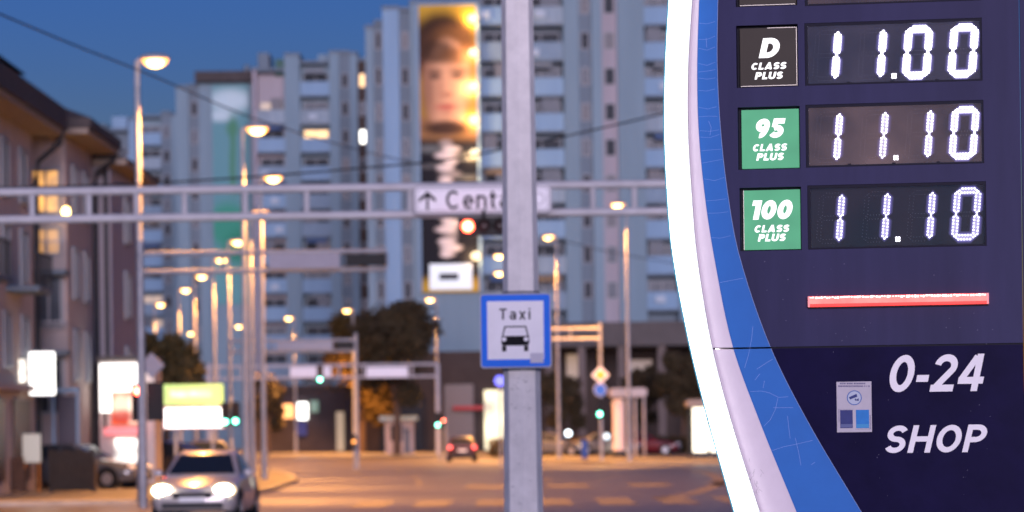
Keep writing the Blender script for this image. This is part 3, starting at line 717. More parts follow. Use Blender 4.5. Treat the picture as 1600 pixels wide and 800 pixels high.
# cantilever sign beam on the nearest lamp pole
def cantilever(label, x_pole, x_end, D, zt, zb, r, post=True):
    t = thing('sign_beam', label, 'sign beam', (x_pole, D, .12))
    a, b = sorted((x_pole, x_end)); n = max(2, int((b-a)/1.6))
    truss(t, a, b, D, zt, zb, r, M_galvd, [a + (b-a)*k/n for k in range(n+1)])
    if post: MB().cyl((x_pole,D,.12),(x_pole,D,zt+.3),.10,.08,n=10).build('post', M_galvd, t, smooth=True)
    return t
D = 73; xa, xb = P(221,560,D).x, P(604,410,D).x; zt, zb = P(420,394,D).z, P(420,423,D).z
cantilever('double-tube sign beam reaching right from a post beside the nearest left-hand lamp', xa, xb, D, zt, zb, .055, True)
def board(name, label, u0, u1, v0, v1, D, m, cat='sign', back=M_sgrim):
    a, b = P(u0,(v0+v1)/2,D), P(u1,(v0+v1)/2,D); um = (u0+u1)/2; z0, z1 = P(um,v1,D).z, P(um,v0,D).z
    t = thing(name, label, cat, ((a.x+b.x)/2, D, z0))
    MB().box(a.x,b.x,D-.06,D+.06,z0,z1).build('backing', back, t)
    MB().box(a.x+.03,b.x-.03,D-.075,D-.062,z0+.03,z1-.03).build('face', m, t)
    return t
board('lane_sign', 'pale sign panel on the near sign beam under the gantry', 420, 531, 396, 420, 72.8, mat('sign_mauve', (.3,.28,.32), .5, noise=.1))
board('dark_sign', 'black unlit message box at the end of the near sign beam', 541, 603, 397, 415, 72.7, M_black, back=M_black)
D = 147; X, Z = XZ(D)
cantilever('middle sign beam reaching left from a pole beside the amber-lit tree', P(556,540,D).x, P(358,540,D).x, D, P(456,532,D).z, P(456,549,D).z, .07)
board('dark_sign', 'black unlit message box on the middle sign beam', 525, 553, 534, 545, 146.8, M_black, back=M_black)
board('lane_sign', 'pale sign panel on the middle sign beam', 432, 520, 534, 547, 146.8, M_sgrim)
D = 228
gt = thing('sign_gantry', 'farthest grey gantry with two white panels in front of the dark tree', 'gantry', (P(684,600,D).x, D, .12))
truss(gt, P(326,600,D).x, P(684,600,D).x, D, P(505,571,D).z, P(505,590,D).z, .09, M_galv, [P(u,580,D).x for u in range(340, 684, 38)])
for u in (326, 684): MB().cyl((P(u,640,D).x,D,.004),(P(u,600,D).x,D,P(u,568,D).z),.17,.14,n=10).build('post', M_galv, gt, smooth=True)
board('lane_sign', 'white sign panel on the left half of the farthest gantry', 453, 518, 573, 590, 227.7, M_sgw)
board('lane_sign', 'white sign panel on the right half of the farthest gantry', 572, 638, 573, 590, 227.7, M_sgw)
signal('green traffic light under the farthest gantry', P(500,593,200), 200, 'g', 1.15)
D = 168
cantilever('right-hand sign beam just right of the taxi sign, lit amber', P(938,560,D).x, P(845,520,D).x, D, P(895,514,D).z, P(895,530,D).z, .08)
dg = thing('diamond_sign', 'yellow priority diamond sign with white edge on the right-hand beam post', 'sign', P(938,586,167.7))
dm = lambda r, y0, y1: MB().prism([(0,-r),(r,0),(0,r),(-r,0)], y0, y1)
dm(.47,-.02,.02).build('board', M_sgw, dg, local=True); dm(.30,-.035,-.022).build('face', mat('sign_yellow', (.75,.42,.03), .4), dg, local=True)
rs = thing('round_sign', 'round blue road sign below the yellow diamond', 'sign', P(938,609,167.7))
MB().cyl((0,-.02,0),(0,.02,0),.34,n=20).build('board', M_sgw, rs, local=True); MB().cyl((0,-.035,0),(0,-.022,0),.31,n=20).build('face', mat('sign_blue', (.02,.10,.5), .4), rs, local=True)
signal('green traffic light on the post under the round blue sign', P(937,647,167.6), 168, 'g', 1.1)
bs_ = thing('round_sign', 'bright blue lit round sign just left of the taxi pole', 'sign', P(781,595,150))
MB().cyl((0,-.04,0),(0,.04,0),.24,n=20).build('board', emis('blue_lit', (.04,.08,1), .5), bs_, local=True)
pb = P(781,595,150); MB().cyl((.0,.1,-pb.z+.004),(.0,.1,.2),.05).build('post', M_galvd, bs_, local=True)
t = signal('left of the twin green traffic lights beside the lit boards', P(352,659,104), 104, 'g', .8); MB().cyl((.17,.3,-t.location.z+.12),(.17,.3,.6),.05).build('post', M_galvd, t, local=True)
t = signal('right of the twin green traffic lights beside the lit boards', P(368,658,104), 104, 'g', .8); MB().cyl((-.17,.36,-t.location.z+.12),(-.17,.36,.3),.05).build('post', M_galvd, t, local=True)
t = signal('red traffic light at the foot of the nearest left-hand lamp pole', P(216,611,78.5), 78, 'r', .95); lamp_light('signal_glow', t, (.1,-.4,.3), (1,.05,.03), 1.2, size=.1)
MB().cyl((0,.3,-t.location.z+.004),(0,.3,.5),.05).build('post', M_galvd, t, local=True)
MB().box(.2,.62,.02,.06,-.45,.5).build('backing_board', M_black, t, local=True)
t = signal('small green traffic light left of the red tail-lit car', P(684,664,175), 175, 'g', .9); MB().cyl((.1,.3,-t.location.z+.12),(.1,.3,.3),.05).build('post', M_galvd, t, local=True)
t = signal('small red traffic light beside the green one left of the red tail-lit car', P(693,657,182), 182, 'r', .55); MB().cyl((.1,.2,-t.location.z+.12),(.1,.2,.3),.05).build('post', M_galvd, t, local=True)
t = signal('low amber traffic light on the pole beneath the dark tree', P(553,690,146.5), 146, 'a', .7); MB().cyl((0,.2,-t.location.z+.004),(0,.2,.3),.04).build('post', M_galvd, t, local=True)
bd = thing('diamond_sign', 'grey back of a diamond sign on the nearest left-hand lamp pole', 'sign', P(237,571,79.4))
dm(.32,-.02,.02).build('board', M_sgrim, bd, local=True); MB().box(-.3,.3,.021,.05,-.03,.03).build('bracket', M_galvd, bd, local=True)

# overhead cables
def cable(label, pts, r):
    c = smooth_curve([P(*p) for p in pts], 10)
    return tag(MB().tube(c, r, 6).build('overhead_cable', M_wire, smooth=True), label, 'cable')
cable('thin overhead cable sloping down from the top left corner', [(-60,-2,48),(0,22,52),(120,72,58),(240,119,66),(400,186,78),(560,234,92),(680,262,106)], .016)
cable('dark overhead cable crossing the street just above the near gantry', [(-60,294,66),(60,292,66),(220,287,66),(400,276,67),(560,263,68),(700,249,70),(860,218,72),(1060,172,75)], .022)
cable('faint far overhead cable right of the taxi pole', [(700,336,140),(860,372,140),(960,395,141),(1060,412,142),(1160,425,143)], .02)

# ================================================================== CARS
M_tyre = mat('tyre', (.015,.015,.016), .8); M_rim = mat('alloy', (.4,.4,.42), .35, metal=.7); M_carglass = mat('car_glass', (.015,.02,.028), .1, spec=.4)
M_plate = mat('number_plate', (.65,.65,.66), .4)
HEAD = emis('headlamp_on', (1,.86,.60), 26.0); TAIL = emis('tail_on', (1,.03,.04), 1.1); TAILOFF = mat('tail_off', (.25,.01,.01), .3); HEADOFF = mat('head_off', (.5,.5,.52), .15)
SIDEL = emis('indicator_on', (1,.5,.08), .8)
def car(label, loc, rz, paint, head=None, tail=None, hatch=False, group=None, sc_=1.0):
    t = thing('car', label, 'car', loc, rz, group); t.scale = (sc_,)*3
    def ring(y, zl, zt_, hw):
        s = [(.90,zl),(1,zl+.14),(1.0,zl+(zt_-zl)*.62),(.965,zt_-.07),(.86,zt_)]
        return [(hw*a,y,z) for a, z in s] + [(-hw*a,y,z) for a, z in reversed(s)]
    st = [(-2.16,.36,.60,.66),(-2.08,.26,.68,.76),(-1.85,.22,.76,.84),(-1.3,.2,.86,.875),(-.8,.2,.93,.885),(0,.2,.95,.89),(1.2,.2,.97,.885)]
    st += [(1.75,.24,.98,.85),(1.95,.3,.9,.8),(2.0,.4,.8,.74)] if hatch else [(1.8,.22,.99,.85),(2.08,.28,.93,.8),(2.16,.4,.8,.72)]
    MB().loft([ring(*s) for s in st]).build('body', paint, t, local=True, smooth=True)
    yr0, yr1, yb = (-.1, 1.35, 1.9) if hatch else (-.1, .85, 1.55)
    cab = [(-.82,.90,.93,.80,.78),(yr0-.02,.90,1.37,.82,.62),(.3,.90,1.45,.82,.60),(yr1,.90,1.40,.81,.60),(yb,.90,.98,.78,.72)]
    MB().loft([[(hb,y,z0),(ht,y,z1-.03),(ht*.86,y,z1),(-ht*.86,y,z1),(-ht,y,z1-.03),(-hb,y,z0)] for y, z0, z1, hb, ht in cab]).build('cabin', paint, t, local=True, smooth=True)
    e = .012
    def glass(name, pts): 
        n = (Vector(pts[1])-Vector(pts[0])).cross(Vector(pts[2])-Vector(pts[0])).normalized()
        c = sum((Vector(p) for p in pts), Vector())/4
        if n.dot(c - Vector((0,.3,1.0))) < 0: n = -n
        MB().quad(*[Vector(p)+n*e for p in pts]).build(name, M_carglass, t, local=True)
    glass('windscreen', [(-.70,-.76,.975),(.70,-.76,.975),(.53,yr0-.06,1.36),(-.53,yr0-.06,1.36)])
    glass('rear_window', [(-.62,yb-.06,1.02),(.62,yb-.06,1.02),(.5,yr1+.03,1.37),(-.5,yr1+.03,1.37)])
    for s in (-1,1):
        glass('side_window', [(s*.802,-.5,.99),(s*.815,.36,.99),(s*.63,.32,1.38),(s*.645,-.02,1.35)])
        glass('side_window', [(s*.815,.44,.99),(s*.79,yb-.35,1.0),(s*.625,yr1-.1,1.36),(s*.63,.40,1.38)])
        MB().ball((s*.93,-.55,1.0),.10,.07,.075,10,6).build('mirror', paint, t, local=True, smooth=True)
        hm = head or HEADOFF
        if head: MB().ball((s*.62,-1.99,.66),.25,.12,.15,14,6).build('glare_ring', emis('glare_glow', (1,.7,.36), .5), t, local=True, smooth=True)  # added shell; its warm emission paints the headlight glare
        h = MB().ball((s*.62,-2.05,.66),.19,.12,.11,14,6).build('headlight', hm, t, local=True, smooth=True)
        MB().ball((s*.69,1.93 if hatch else 2.04,.82),.12,.1,.12 if hatch else .09,12,6).build('tail_light', tail or TAILOFF, t, local=True, smooth=True)
        if head: lamp_light('beam', t, (s*.62,-2.25,.66), (1,.85,.62), 260, 'SPOT', .08, (R(84),0,math.pi), 70, .8)
        for y in (-1.32,1.3):
            w = MB().cyl((s*.70,y,.31),(s*.90,y,.31),.31,n=20).build('wheel', M_tyre, t, local=True, smooth=True)
            MB().cyl((s*.86,y,.31),(s*.908,y,.31),.2,.19,n=14).build('rim', M_rim, w, local=True)
            MB().cyl((s*.60,y,.33),(s*.893,y,.33),.37,n=20).build('wheel_arch', M_black, t, local=True)
    MB().box(-.40,.40,-2.19,-2.08,.50,.62).build('grille', M_black, t, local=True)
    MB().box(-.62,.62,-2.2,-2.05,.30,.42).build('lower_grille', M_dark, t, local=True)
    MB().box(-.26,.26,-2.215,-2.19,.43,.53).build('number_plate', M_plate, t, local=True)
    MB().box(-.26,.26,2.0 if hatch else 2.15,2.03 if hatch else 2.18,.60,.71).build('number_plate', M_plate, t, local=True)
    MB().box(-.7,.7,1.9 if hatch else 2.05,2.06 if hatch else 2.2,.36,.5).build('rear_bumper', M_dark, t, local=True)
    return t
P_white = mat('silver_paint', (.50,.46,.46), .3, metal=.25, coat=.4, spec=.4); P_black = mat('black_paint', (.02,.022,.026), .22, coat=.8)
P_grey = mat('grey_paint', (.10,.105,.12), .3, metal=.3, coat=.3); P_light = mat('white_paint', (.6,.58,.58), .3, coat=.5); P_dred = mat('maroon_paint', (.035,.01,.012), .3, coat=.5)
p = G(306, 814)
wc = car('silver saloon car driving towards the camera with dazzling headlights', (p.x+.22, 64.5+2.1, .004), R(-2.5), P_white, head=HEAD)
car('dark small car driving away with red tail lights lit', (P(721,700,185).x, 187, .004), R(181), P_dred, tail=TAIL, hatch=True)
car('dark hatchback parked side-on behind the slatted screen on the left', (P(126,700,101.5).x, 101.5, .12), R(72), mat('graphite_paint', (.06,.065,.078), .25, coat=.6, spec=.5), hatch=True)
car('pale car parked at the very left edge, only its front showing', (P(-34,700,104).x, 105, .12), R(30), P_light)
car('dark car parked behind the silver saloon, below the lit boards', (P(276,700,112).x, 113, .12), R(70), P_black)
car('grey car parked behind the silver saloon on its right', (P(372,700,118).x-1.4, 121, .12), R(12), P_grey)
car('white car parked by the far hedge with one lamp lit, right of the taxi pole', (P(866,700,203).x, 204, .12), R(75), P_grey, head=emis('park_lamp', (1,.9,.75), 1.2))
car('grey car parked by the far hedge near the green traffic light', (P(952,700,203).x, 204, .12), R(80), P_grey)
car('dark red car parked by the far hedge left of the bus shelter', (P(1010,700,203).x, 204, .12), R(82), mat('red_paint_car', (.12,.015,.02), .3, coat=.5))
# car lamps / small lights at the far pavement
for u, v, D, lab, s in ((888,677,200,'cold white globe lamp by the far parked cars', 1.3),(948,682,200,'pale globe lamp right of the green traffic light', .5)):
    q = P(u,v,D); t = thing('globe_lamp', lab, 'lamp', (q.x, D, .12), 0, 'globe lamps by the far hedge')
    MB().cyl((0,0,0),(0,0,q.z-.25),.04,n=8).build('post', M_dark, t, local=True); MB().ball((0,0,q.z-.12),.18,.18,.18,12,8).build('globe', emis('cold_globe%.1f' % s, (.75,.9,1), s), t, local=True, smooth=True)

# ================================================================== STREET FURNITURE
# slatted screens on the left pavement
def screen(label, u0, u1, D, h, n, m):
    a, b = P(u0,740,D).x, P(u1,740,D).x
    t = thing('slatted_screen', label, 'screen', ((a+b)/2, D, .12)); w = (b-a)/n
    for k in range(n): MB().box(a+k*w+.008, a+(k+1)*w-.008, D-.03, D+.03, .17, .12+h-.03*(k % 3)).build('slat', m, t)
    MB().box(a,b,D+.031,D+.08,.35,.45).build('rail', M_dark, t); MB().box(a,b,D+.031,D+.08,h-.2,h-.1).build('rail', M_dark, t)
    for x in (a+.05, b-.05): MB().box(x-.05,x+.05,D+.03,D+.5,.121,.19).build('foot', M_dark, t)
    MB().box(a,b,D+.1,D+.55,.2,h*.75).build('planter_box', M_brown, t)
    return t
M_sl = mat('dark_timber', (.035,.024,.018), .7, noise=.4, nscale=5); M_sl2 = mat('brown_timber', (.10,.05,.03), .7, noise=.4, nscale=5)
screen('dark brown slatted timber screen on the left pavement', 76, 148, 95, 1.28, 10, M_sl)
screen('brown slatted timber screen at the far left', 6, 38, 95, 1.1, 5, M_sl2)
ab = thing('pavement_board', 'pale cream sandwich board left of the slatted screen', 'sign', (P(50,740,95.5).x, 95.5, .12))
MB().add([(-.27,-.02,0.9),(.27,-.02,.9),(.27,.0,1.75),(-.27,0,1.75),(-.27,.02,.9),(.27,.02,.9),(.27,.03,1.75),(-.27,.03,1.75)],[(0,1,2,3),(4,7,6,5),(0,4,5,1),(1,5,6,2),(2,6,7,3),(3,7,4,0)]).build('panel', emis('cream_board', (1,.85,.6), .05), ab, local=True)
for x in (-.2,.2): MB().cyl((x,.05,0),(x,.05,.9),.03,n=8).build('leg', mat('orange_post', (.45,.16,.03), .5), ab, local=True)
pg = thing('entrance_frame', 'thin white metal entrance frame in front of the second town house', 'frame', (P(103,690,103).x, 102, .12))
xa, xb = P(84,650,102).x, P(122,650,102).x; zt = P(103,613,102).z
MB().box(xa-.04,xa+.04,101.9,102,.12,zt).build('post', M_white, pg); MB().box(xb-.04,xb+.04,101.9,102,.12,zt).build('post', M_white, pg); MB().box(xa-.05,xb+.05,101.88,102.02,zt+.002,zt+.14).build('lintel', M_white, pg)
MB().box(xa+.06,xb-.06,102.4,102.5,.13,zt-.1).build('door', mat('door_dark', (.05,.04,.06), .3), pg)
# bus shelter at the right
X, Z = XZ(178)
for nm, u0, u1 in (('left', 1077, 1099), ('right', 1104, 1126)):
    t = thing('light_panel', '%s of the two upright glowing advertising panels of the bus shelter' % nm, 'panel', (X((u0+u1)/2), 178, .12), 0, 'glowing shelter panels')
    MB().box(X(u0),X(u1),177.9,178.1,.45,Z(641)).build('light_box', emis('panel_warm', (1,.9,.68), .55), t)
    MB().box(X(u0)-.03,X(u1)+.03,177.92,178.08,.121,.449).build('plinth', M_dark, t)
bsx = thing('bus_shelter', 'bus shelter roof and dark posts beside the price totem', 'bus shelter', (X(1110), 179, .12))
MB().prism(rrect(X(1066), X(1160), Z(640), Z(628), .2), 177, 180).build('roof', M_soffit, bsx)
for u in (1101.5, 1072, 1150): MB().cyl((X(u),179,.12),(X(u),179,Z(640)),.06).build('post', M_dark, bsx)
MB().box(X(1074),X(1150),179.6,179.64,.4,Z(650)).build('back_pane', M_glass, bsx)
# advertising column and small canopy
X, Z = XZ(192)
ac = thing('advertising_column', 'pale pink advertising column with a cap behind the green traffic light', 'column', (X(961), 192, .12))
MB().cyl((X(961),192,.12),(X(961),192,Z(634)),.36,n=20).build('drum', emis('column_pink', (1,.5,.42), .05, base=(.5,.4,.38)), ac, smooth=True)
MB().cyl((X(961),192,Z(634)),(X(961),192,Z(626)),.46,.30,n=20).build('cap', M_beige, ac, smooth=True); MB().cyl((X(961),192,.121),(X(961),192,.5),.42,n=20).build('plinth', M_dark, ac)
kc = thing('canopy', 'amber-lit flat canopy on posts right of the advertising column', 'canopy', (X(985), 196, .12))
MB().prism(rrect(X(950), X(1008), Z(622), Z(608), .2), 194, 198).build('roof', M_beige, kc)
for u in (990, 1004): MB().cyl((X(u),195,.12),(X(u),195,Z(622)),.07).build('post', M_beige, kc)
lb = thing('litter_bin', 'slim blue litter bin on the far pavement kerb', 'bin', (P(913,700,172).x, 172, .12))
MB().cyl((0,0,.1),(0,0,1.1),.16,.19,n=14).build('drum', mat('bin_blue', (.02,.06,.3), .4), lb, local=True, smooth=True); MB().cyl((0,0,1.102),(0,0,1.2),.21,.12,n=14).build('lid', M_dark, lb, local=True); MB().cyl((0,0,0),(0,0,.099),.1,n=10).build('foot', M_dark, lb, local=True)
lb2 = thing('bollard', 'dark bollard on the corner of the left pavement', 'bollard', (-9.0, 88, .12))
MB().cyl((0,0,0),(0,0,.8),.09,.08,n=12).build('shaft', M_dark, lb2, local=True, smooth=True); MB().ball((0,0,.82),.1,.1,.08,12,6).build('knob', M_dark, lb2, local=True, smooth=True)

# ================================================================== TAXI POLE AND SIGN
D = 26.7
pt, pbm = P(810,0,D), P(816,800,D); pc = (pt.x+pbm.x)/2
tp = thing('taxi_pole', 'tall tapered octagonal grey pole carrying the taxi sign', 'pole', (pc, D, 0.004))
M_pole = mat('pole_paint', (.80,.75,.72), .55, metal=.0, noise=.16, nscale=5, bump=.1, bscale=60)
def pw(v): return (46 + 11*v/800) * D / F / 2 / math.cos(R(22.5)) * .99
zT, zB = P(810,0,D).z, P(810,800,D).z
k_ = (pw(800)-pw(0))/(zB-zT); rz = lambda z: pw(0) + k_*(z-zT)
MB().cyl((0,0,0),(0,0,9.2), rz(0), rz(9.2), n=8, ph=0).build('shaft', M_pole, tp, local=True)
MB().box(-.3,.3,-.3,.3,-.003,.05).build('base_plate', M_galvd, tp, local=True); MB().cyl((0,0,9.2),(0,0,9.28),rz(9.2)+.01,n=8).build('cap', M_galvd, tp, local=True)
M_scuf = mat('scuff_paint', (.06,.055,.06), .8)
sc_m = MB(); rnd = random.Random(9)
for k in range(34):
    z = P(816, rnd.choice([rnd.uniform(590,690), rnd.uniform(590,790)]), D).z; f = rnd.choice([0,1]); r = rz(z)
    # front faces of the octagon: between corner angles -112.5..-90..-67.5 (corner at -90)
    A = [Vector((math.cos(R(a)), math.sin(R(a)), 0)) * (r + .0012) for a in ((-135,-90) if f == 0 else (-90,-45))]
    t0 = rnd.uniform(.02,.7); t1 = min(.97, t0 + rnd.uniform(.04,.3)); a = A[0].lerp(A[1], t0); b = A[0].lerp(A[1], t1); h = rnd.uniform(.0012,.004); dz = rnd.uniform(-.012,.012)
    sc_m.quad(a+Vector((0,0,z)), b+Vector((0,0,z+dz)), b+Vector((0,0,z+dz+h)), a+Vector((0,0,z+h)))
tag(sc_m.build('scuff_marks', M_scuf, tp, local=True), kind='stuff')
ys = D - rz(2.6) - .06; kz = ys/F
tx = lambda u: P(u,516,ys).x
tz = lambda v: P(805,v,ys).z
ts = thing('taxi_sign', 'square blue and white Taxi sign with a black car pictogram on the pole', 'sign', (tx(805.5), ys, tz(575)))
M_tb = mat('taxi_blue', (.005,.16,.8), .5, spec=.15, noise=.05); M_tw = mat('taxi_white', (.9,.86,.88), .5, spec=.15, noise=.05, nscale=6); M_tr = mat('taxi_rim', (.34,.35,.42), .4)
x0, x1, z0, z1 = tx(750), tx(861.5), tz(575), tz(458.5)
MB().prism(rrect(x0,x1,z0,z1,.03), ys-.004, ys+.02).build('board', M_tr, ts)
MB().prism(rrect(x0+.011,x1-.011,z0+.011,z1-.011,.022), ys-.0075, ys-.0045).build('blue_border', M_tb, ts)
MB().box(tx(761.5),tx(849.5),ys-.0105,ys-.008,tz(561.5),tz(470.5)).build('face', M_tw, ts)
text_mb('Taxi', tx(780.5), tx(829), tz(499.5), tz(482), ys-.0115, .15, 0, .26, .0004).build('lettering', M_sgk, ts)
ic = lambda pts, y: MB().prism([(tx(700+a/4), tz(430+b/4)) for a, b in reversed(pts)], ys-.0115-y-.001, ys-.0115-y)
ic([(335,380),(505,380),(508,418),(500,440),(338,440),(332,418)], 0).build('pictogram_body', M_sgk, ts)
pc_ = MB(); vs, fs = stroke([(tx(700+a/4), tz(430+b/4)) for a, b in ((340,382),(356,322),(486,322),(500,382))], .011, False); pc_.add([(p.x, ys-.0118, p.y) for p in vs], fs); pc_.build('pictogram_roof', M_sgk, ts)
for a in (350, 487):
    ic([(a-13,442),(a+13,442),(a+13,476),(a-13,476)], .0003).build('pictogram_wheel', M_sgk, ts)
    MB().cyl((tx(700+a/4), ys-.0125, tz(430+400/4)), (tx(700+a/4), ys-.0138, tz(430+400/4)), 3.5*kz, n=16).build('pictogram_lamp', M_tw, ts)
MB().box(tx(828),tx(848.5),ys-.0145,ys-.0112,tz(567.5),tz(552)).build('sticker', mat('pale_sticker', (.55,.52,.6), .5), ts)
for v in (456, 577):
    r = rz(tz(v)) + .006
    MB().cyl((pc, D, tz(v)-.012), (pc, D, tz(v)+.012), r, n=8).build('clamp', M_galvd, ts)
MB().box(pc-.03,pc+.03,ys+.021,D-.1,z0+.05,z1-.05).build('bracket', M_galvd, ts)

# ================================================================== PRICE TOTEM
TH = math.atan(0.155); D0 = 13.0
t0 = P(1320, 400, D0)
ax = Vector((math.cos(TH), -math.sin(TH), 0)); nrm = Vector((math.sin(TH), math.cos(TH), 0))
tot = thing('price_totem', 'tall navy fuel price totem with glowing white curved edge and LED prices', 'price sign', (t0.x, t0.y, .112), -TH)
def T(u, v):
    d = P(u, v, 1.0) - Vector((0,0,HC)); o = Vector((0,0,HC)); k = (Vector((t0.x,t0.y,0)) - o).dot(nrm) / d.dot(nrm)
    p = o + d*k; return ((p - Vector((t0.x,t0.y,0))).dot(ax), p.z - .112)
def TR(ul, vlt, vlb, ur, vrt, vrb):
    """rectangle on the panel from photo corners (left u, top/bottom v; right u, top/bottom v)"""
    a, b, c, d = T(ul,vlt), T(ul,vlb), T(ur,vrt), T(ur,vrb)
    return (a[0]+b[0])/2, (c[0]+d[0])/2, (b[1]+d[1])/2, (a[1]+c[1])/2
def outline(tab):
    """table of (v,u) -> function z -> x on the panel, smooth, extended past the frame"""
    q = [T(u, v) for v, u in tab]; q.sort(key=lambda p: p[1])
    def f(z):
        if z <= q[0][1]:
            s1 = (q[1][0]-q[0][0])/(q[1][1]-q[0][1]); s2 = (q[2][0]-q[1][0])/(q[2][1]-q[1][1]); c = (s1-s2)/(q[1][1]-q[0][1])*.5; d = z-q[0][1]
            return q[0][0] + s1*d + c*-.35*d*d*-1 if False else q[0][0] + s1*d + .06*d*d
        if z >= q[-1][1]:
            d = z-q[-1][1]; s1 = (q[-1][0]-q[-2][0])/(q[-1][1]-q[-2][1]); return q[-1][0] + s1*d + .075*d*d
        for i in range(len(q)-1):
            if q[i][1] <= z <= q[i+1][1]:
                p0 = q[max(i-1,0)]; p1 = q[i]; p2 = q[i+1]; p3 = q[min(i+2,len(q)-1)]
                m1 = (p2[0]-p0[0])/(p2[1]-p0[1]); m2 = (p3[0]-p1[0])/(p3[1]-p1[1]); h = p2[1]-p1[1]; t = (z-p1[1])/h
                return (2*t**3-3*t*t+1)*p1[0] + (t**3-2*t*t+t)*h*m1 + (-2*t**3+3*t*t)*p2[0] + (t**3-t*t)*h*m2
    return f
f_out = outline([(0,1046),(100,1040.5),(200,1039),(300,1043),(400,1052),(540,1078.5),(660,1108.5),(800,1148)])
f_wht = outline([(0,1081.5),(100,1075.5),(200,1075),(300,1080.5),(400,1089),(540,1112),(660,1143),(800,1187)])
f_pal = outline([(0,1093),(100,1090),(200,1092),(300,1101),(400,1116),(540,1145),(660,1188),(800,1245)])
f_blu = outline([(0,1122),(100,1121),(200,1126),(300,1137),(400,1155.5),(540,1203),(660,1263),(800,1346)])
ZTOP, ZGAP = 5.9, T(1350, 541)[1]
DEP = .34
def band(fa, fb, z0, z1, y0, y1, n, ga=0.0, gb=0.0):
    m = MB(); prev = None
    for i in range(n+1):
        z = z0 + (z1-z0)*i/n; a, b = fa(z)+ga, fb(z)-gb
        cur = [(a,y0,z),(b,y0,z),(b,y1,z),(a,y1,z)]
        if prev: 
            k = len(m.v); m.add(prev+cur, [(0,1,5,4),(1,2,6,5),(2,3,7,6),(3,0,4,7)])
            if i == 1: m.f.append((k,k+3,k+2,k+1))
            if i == n: m.f.append((k+4,k+5,k+6,k+7))
        prev = cur
    return m
M_navy = mat('navy_panel', (.034,.032,.084), .38, streak=True, noise=.28, nscale=3.0, bump=.04, bscale=6, spec=.05)
M_navy2 = mat('navy_gloss_panel', (.008,.006,.035), .3, noise=.3, nscale=4, bump=.03, bscale=5, spec=.02)
M_pal = mat('pale_vinyl', (.66,.57,.62), .5, spec=.1, noise=.06, nscale=6)
M_blu = mat('blue_vinyl', (.016,.13,.44), .45, spec=.15, noise=.08, nscale=4)
M_lite = emis('edge_light', (.95,.98,1), 1.3)
M_hole = mat('recess_black', (.006,.006,.014), .6)
M_edge = mat('vinyl_edge', (.30,.36,.55), .5)
band(f_out, f_wht, .02, ZTOP, -.045, DEP, 90, .004, .002).build('light_edge', M_lite, tot, local=True, smooth=True)
band(lambda z: f_out(z)-.003, lambda z: f_out(z)+.0035, .02, ZTOP, -.04, DEP, 90).build('edge_trim', mat('trim_teal', (.05,.2,.26), .4), tot, local=True)
band(lambda z: f_wht(z)-.0015, lambda z: f_wht(z)+.0045, .02, ZTOP, -.034, .1, 90).build('inner_trim', mat('trim_grey', (.3,.29,.32), .5), tot, local=True)
for z0, z1 in ((.02, ZGAP-.0035), (ZGAP+.0035, ZTOP)):
    band(f_wht, f_pal, z0, z1, -.02, DEP-.01, 60, .005, 0).build('pale_band', M_pal, tot, local=True)
    band(f_pal, f_blu, z0, z1, -.0185, DEP-.01, 60, .0004, 0).build('blue_band', M_blu, tot, local=True)
    band(lambda z: f_blu(z)-.0002, lambda z: f_blu(z)+.0014, z0, z1, -.0182, -.01, 60).build('vinyl_edge', M_edge, tot, local=True)
MB().box(f_out(ZGAP)+.002, f_wht(ZGAP)-.002, -.0465, -.0455, ZGAP-.0012, ZGAP+.0012).build('edge_joint', mat('joint_grey', (.55,.6,.65), .5), tot, local=True)
# scratches and cracks in the blue vinyl
sm = MB(); rnd = random.Random(3)
M_scr = mat('scratch', (.20,.30,.62), .6)
def scr(pts, w=.0016):
    q = [Vector((*T(*p), 0)) for p in pts]; q = [Vector((p.x, p.y)) for p in q]
    vs, fs = stroke(q, w, False); sm.add([(p.x, -.0192, p.y) for p in vs], fs)
for v in (38, 62, 78, 101, 112, 124, 142, 170, 184, 205, 214, 235, 254, 281, 314, 334, 371):
    lx = lambda vv: 1091 + max(0, vv-180)*.085; rx = lambda vv: 1120 + max(0, vv-150)*.11
    a, b = lx(v), rx(v); scr([(a+1, v + rnd.uniform(-2,2)), (a+(b-a)*.5, v + rnd.uniform(-2,2)), (b-2, v - 3 + rnd.uniform(-2,2))], .0012)
for p in ([(1125,442),(1140,439),(1162,435)], [(1177,510),(1175,530),(1170,555),(1164,575)], [(1183,577),(1195,569),(1208,561)], [(1180,594),(1188,584)], [(1195,595),(1193,606)],
          [(1173,612),(1190,611),(1203,614),(1217,621),(1232,620)], [(1216,622),(1212,640),(1204,656),(1194,666)], [(1209,637),(1225,637),(1240,637)], [(1231,650),(1233,668),(1235,685)],
          [(1207,704),(1225,698),(1245,694),(1270,688)], [(1243,684),(1248,705),(1252,727)], [(1268,726),(1274,722)], [(1104,60),(1105,75)], [(1108,190),(1112,200),(1110,212)]):
    scr(p)
tag(sm.build('vinyl_scratches', M_scr, tot, local=True), kind='stuff')
sm = MB()
for _ in range(26):
    u, v = rnd.gauss(1180, 5), rnd.gauss(752, 22); scr([(u, v), (u+rnd.uniform(-5,5), v+rnd.uniform(2,9))], .0014)
sm.v = [Vector((p.x, -.0208, p.z)) for p in sm.v]
tag(sm.build('grime_marks', mat('grime', (.40,.34,.38), .8), tot, local=True), kind='stuff')

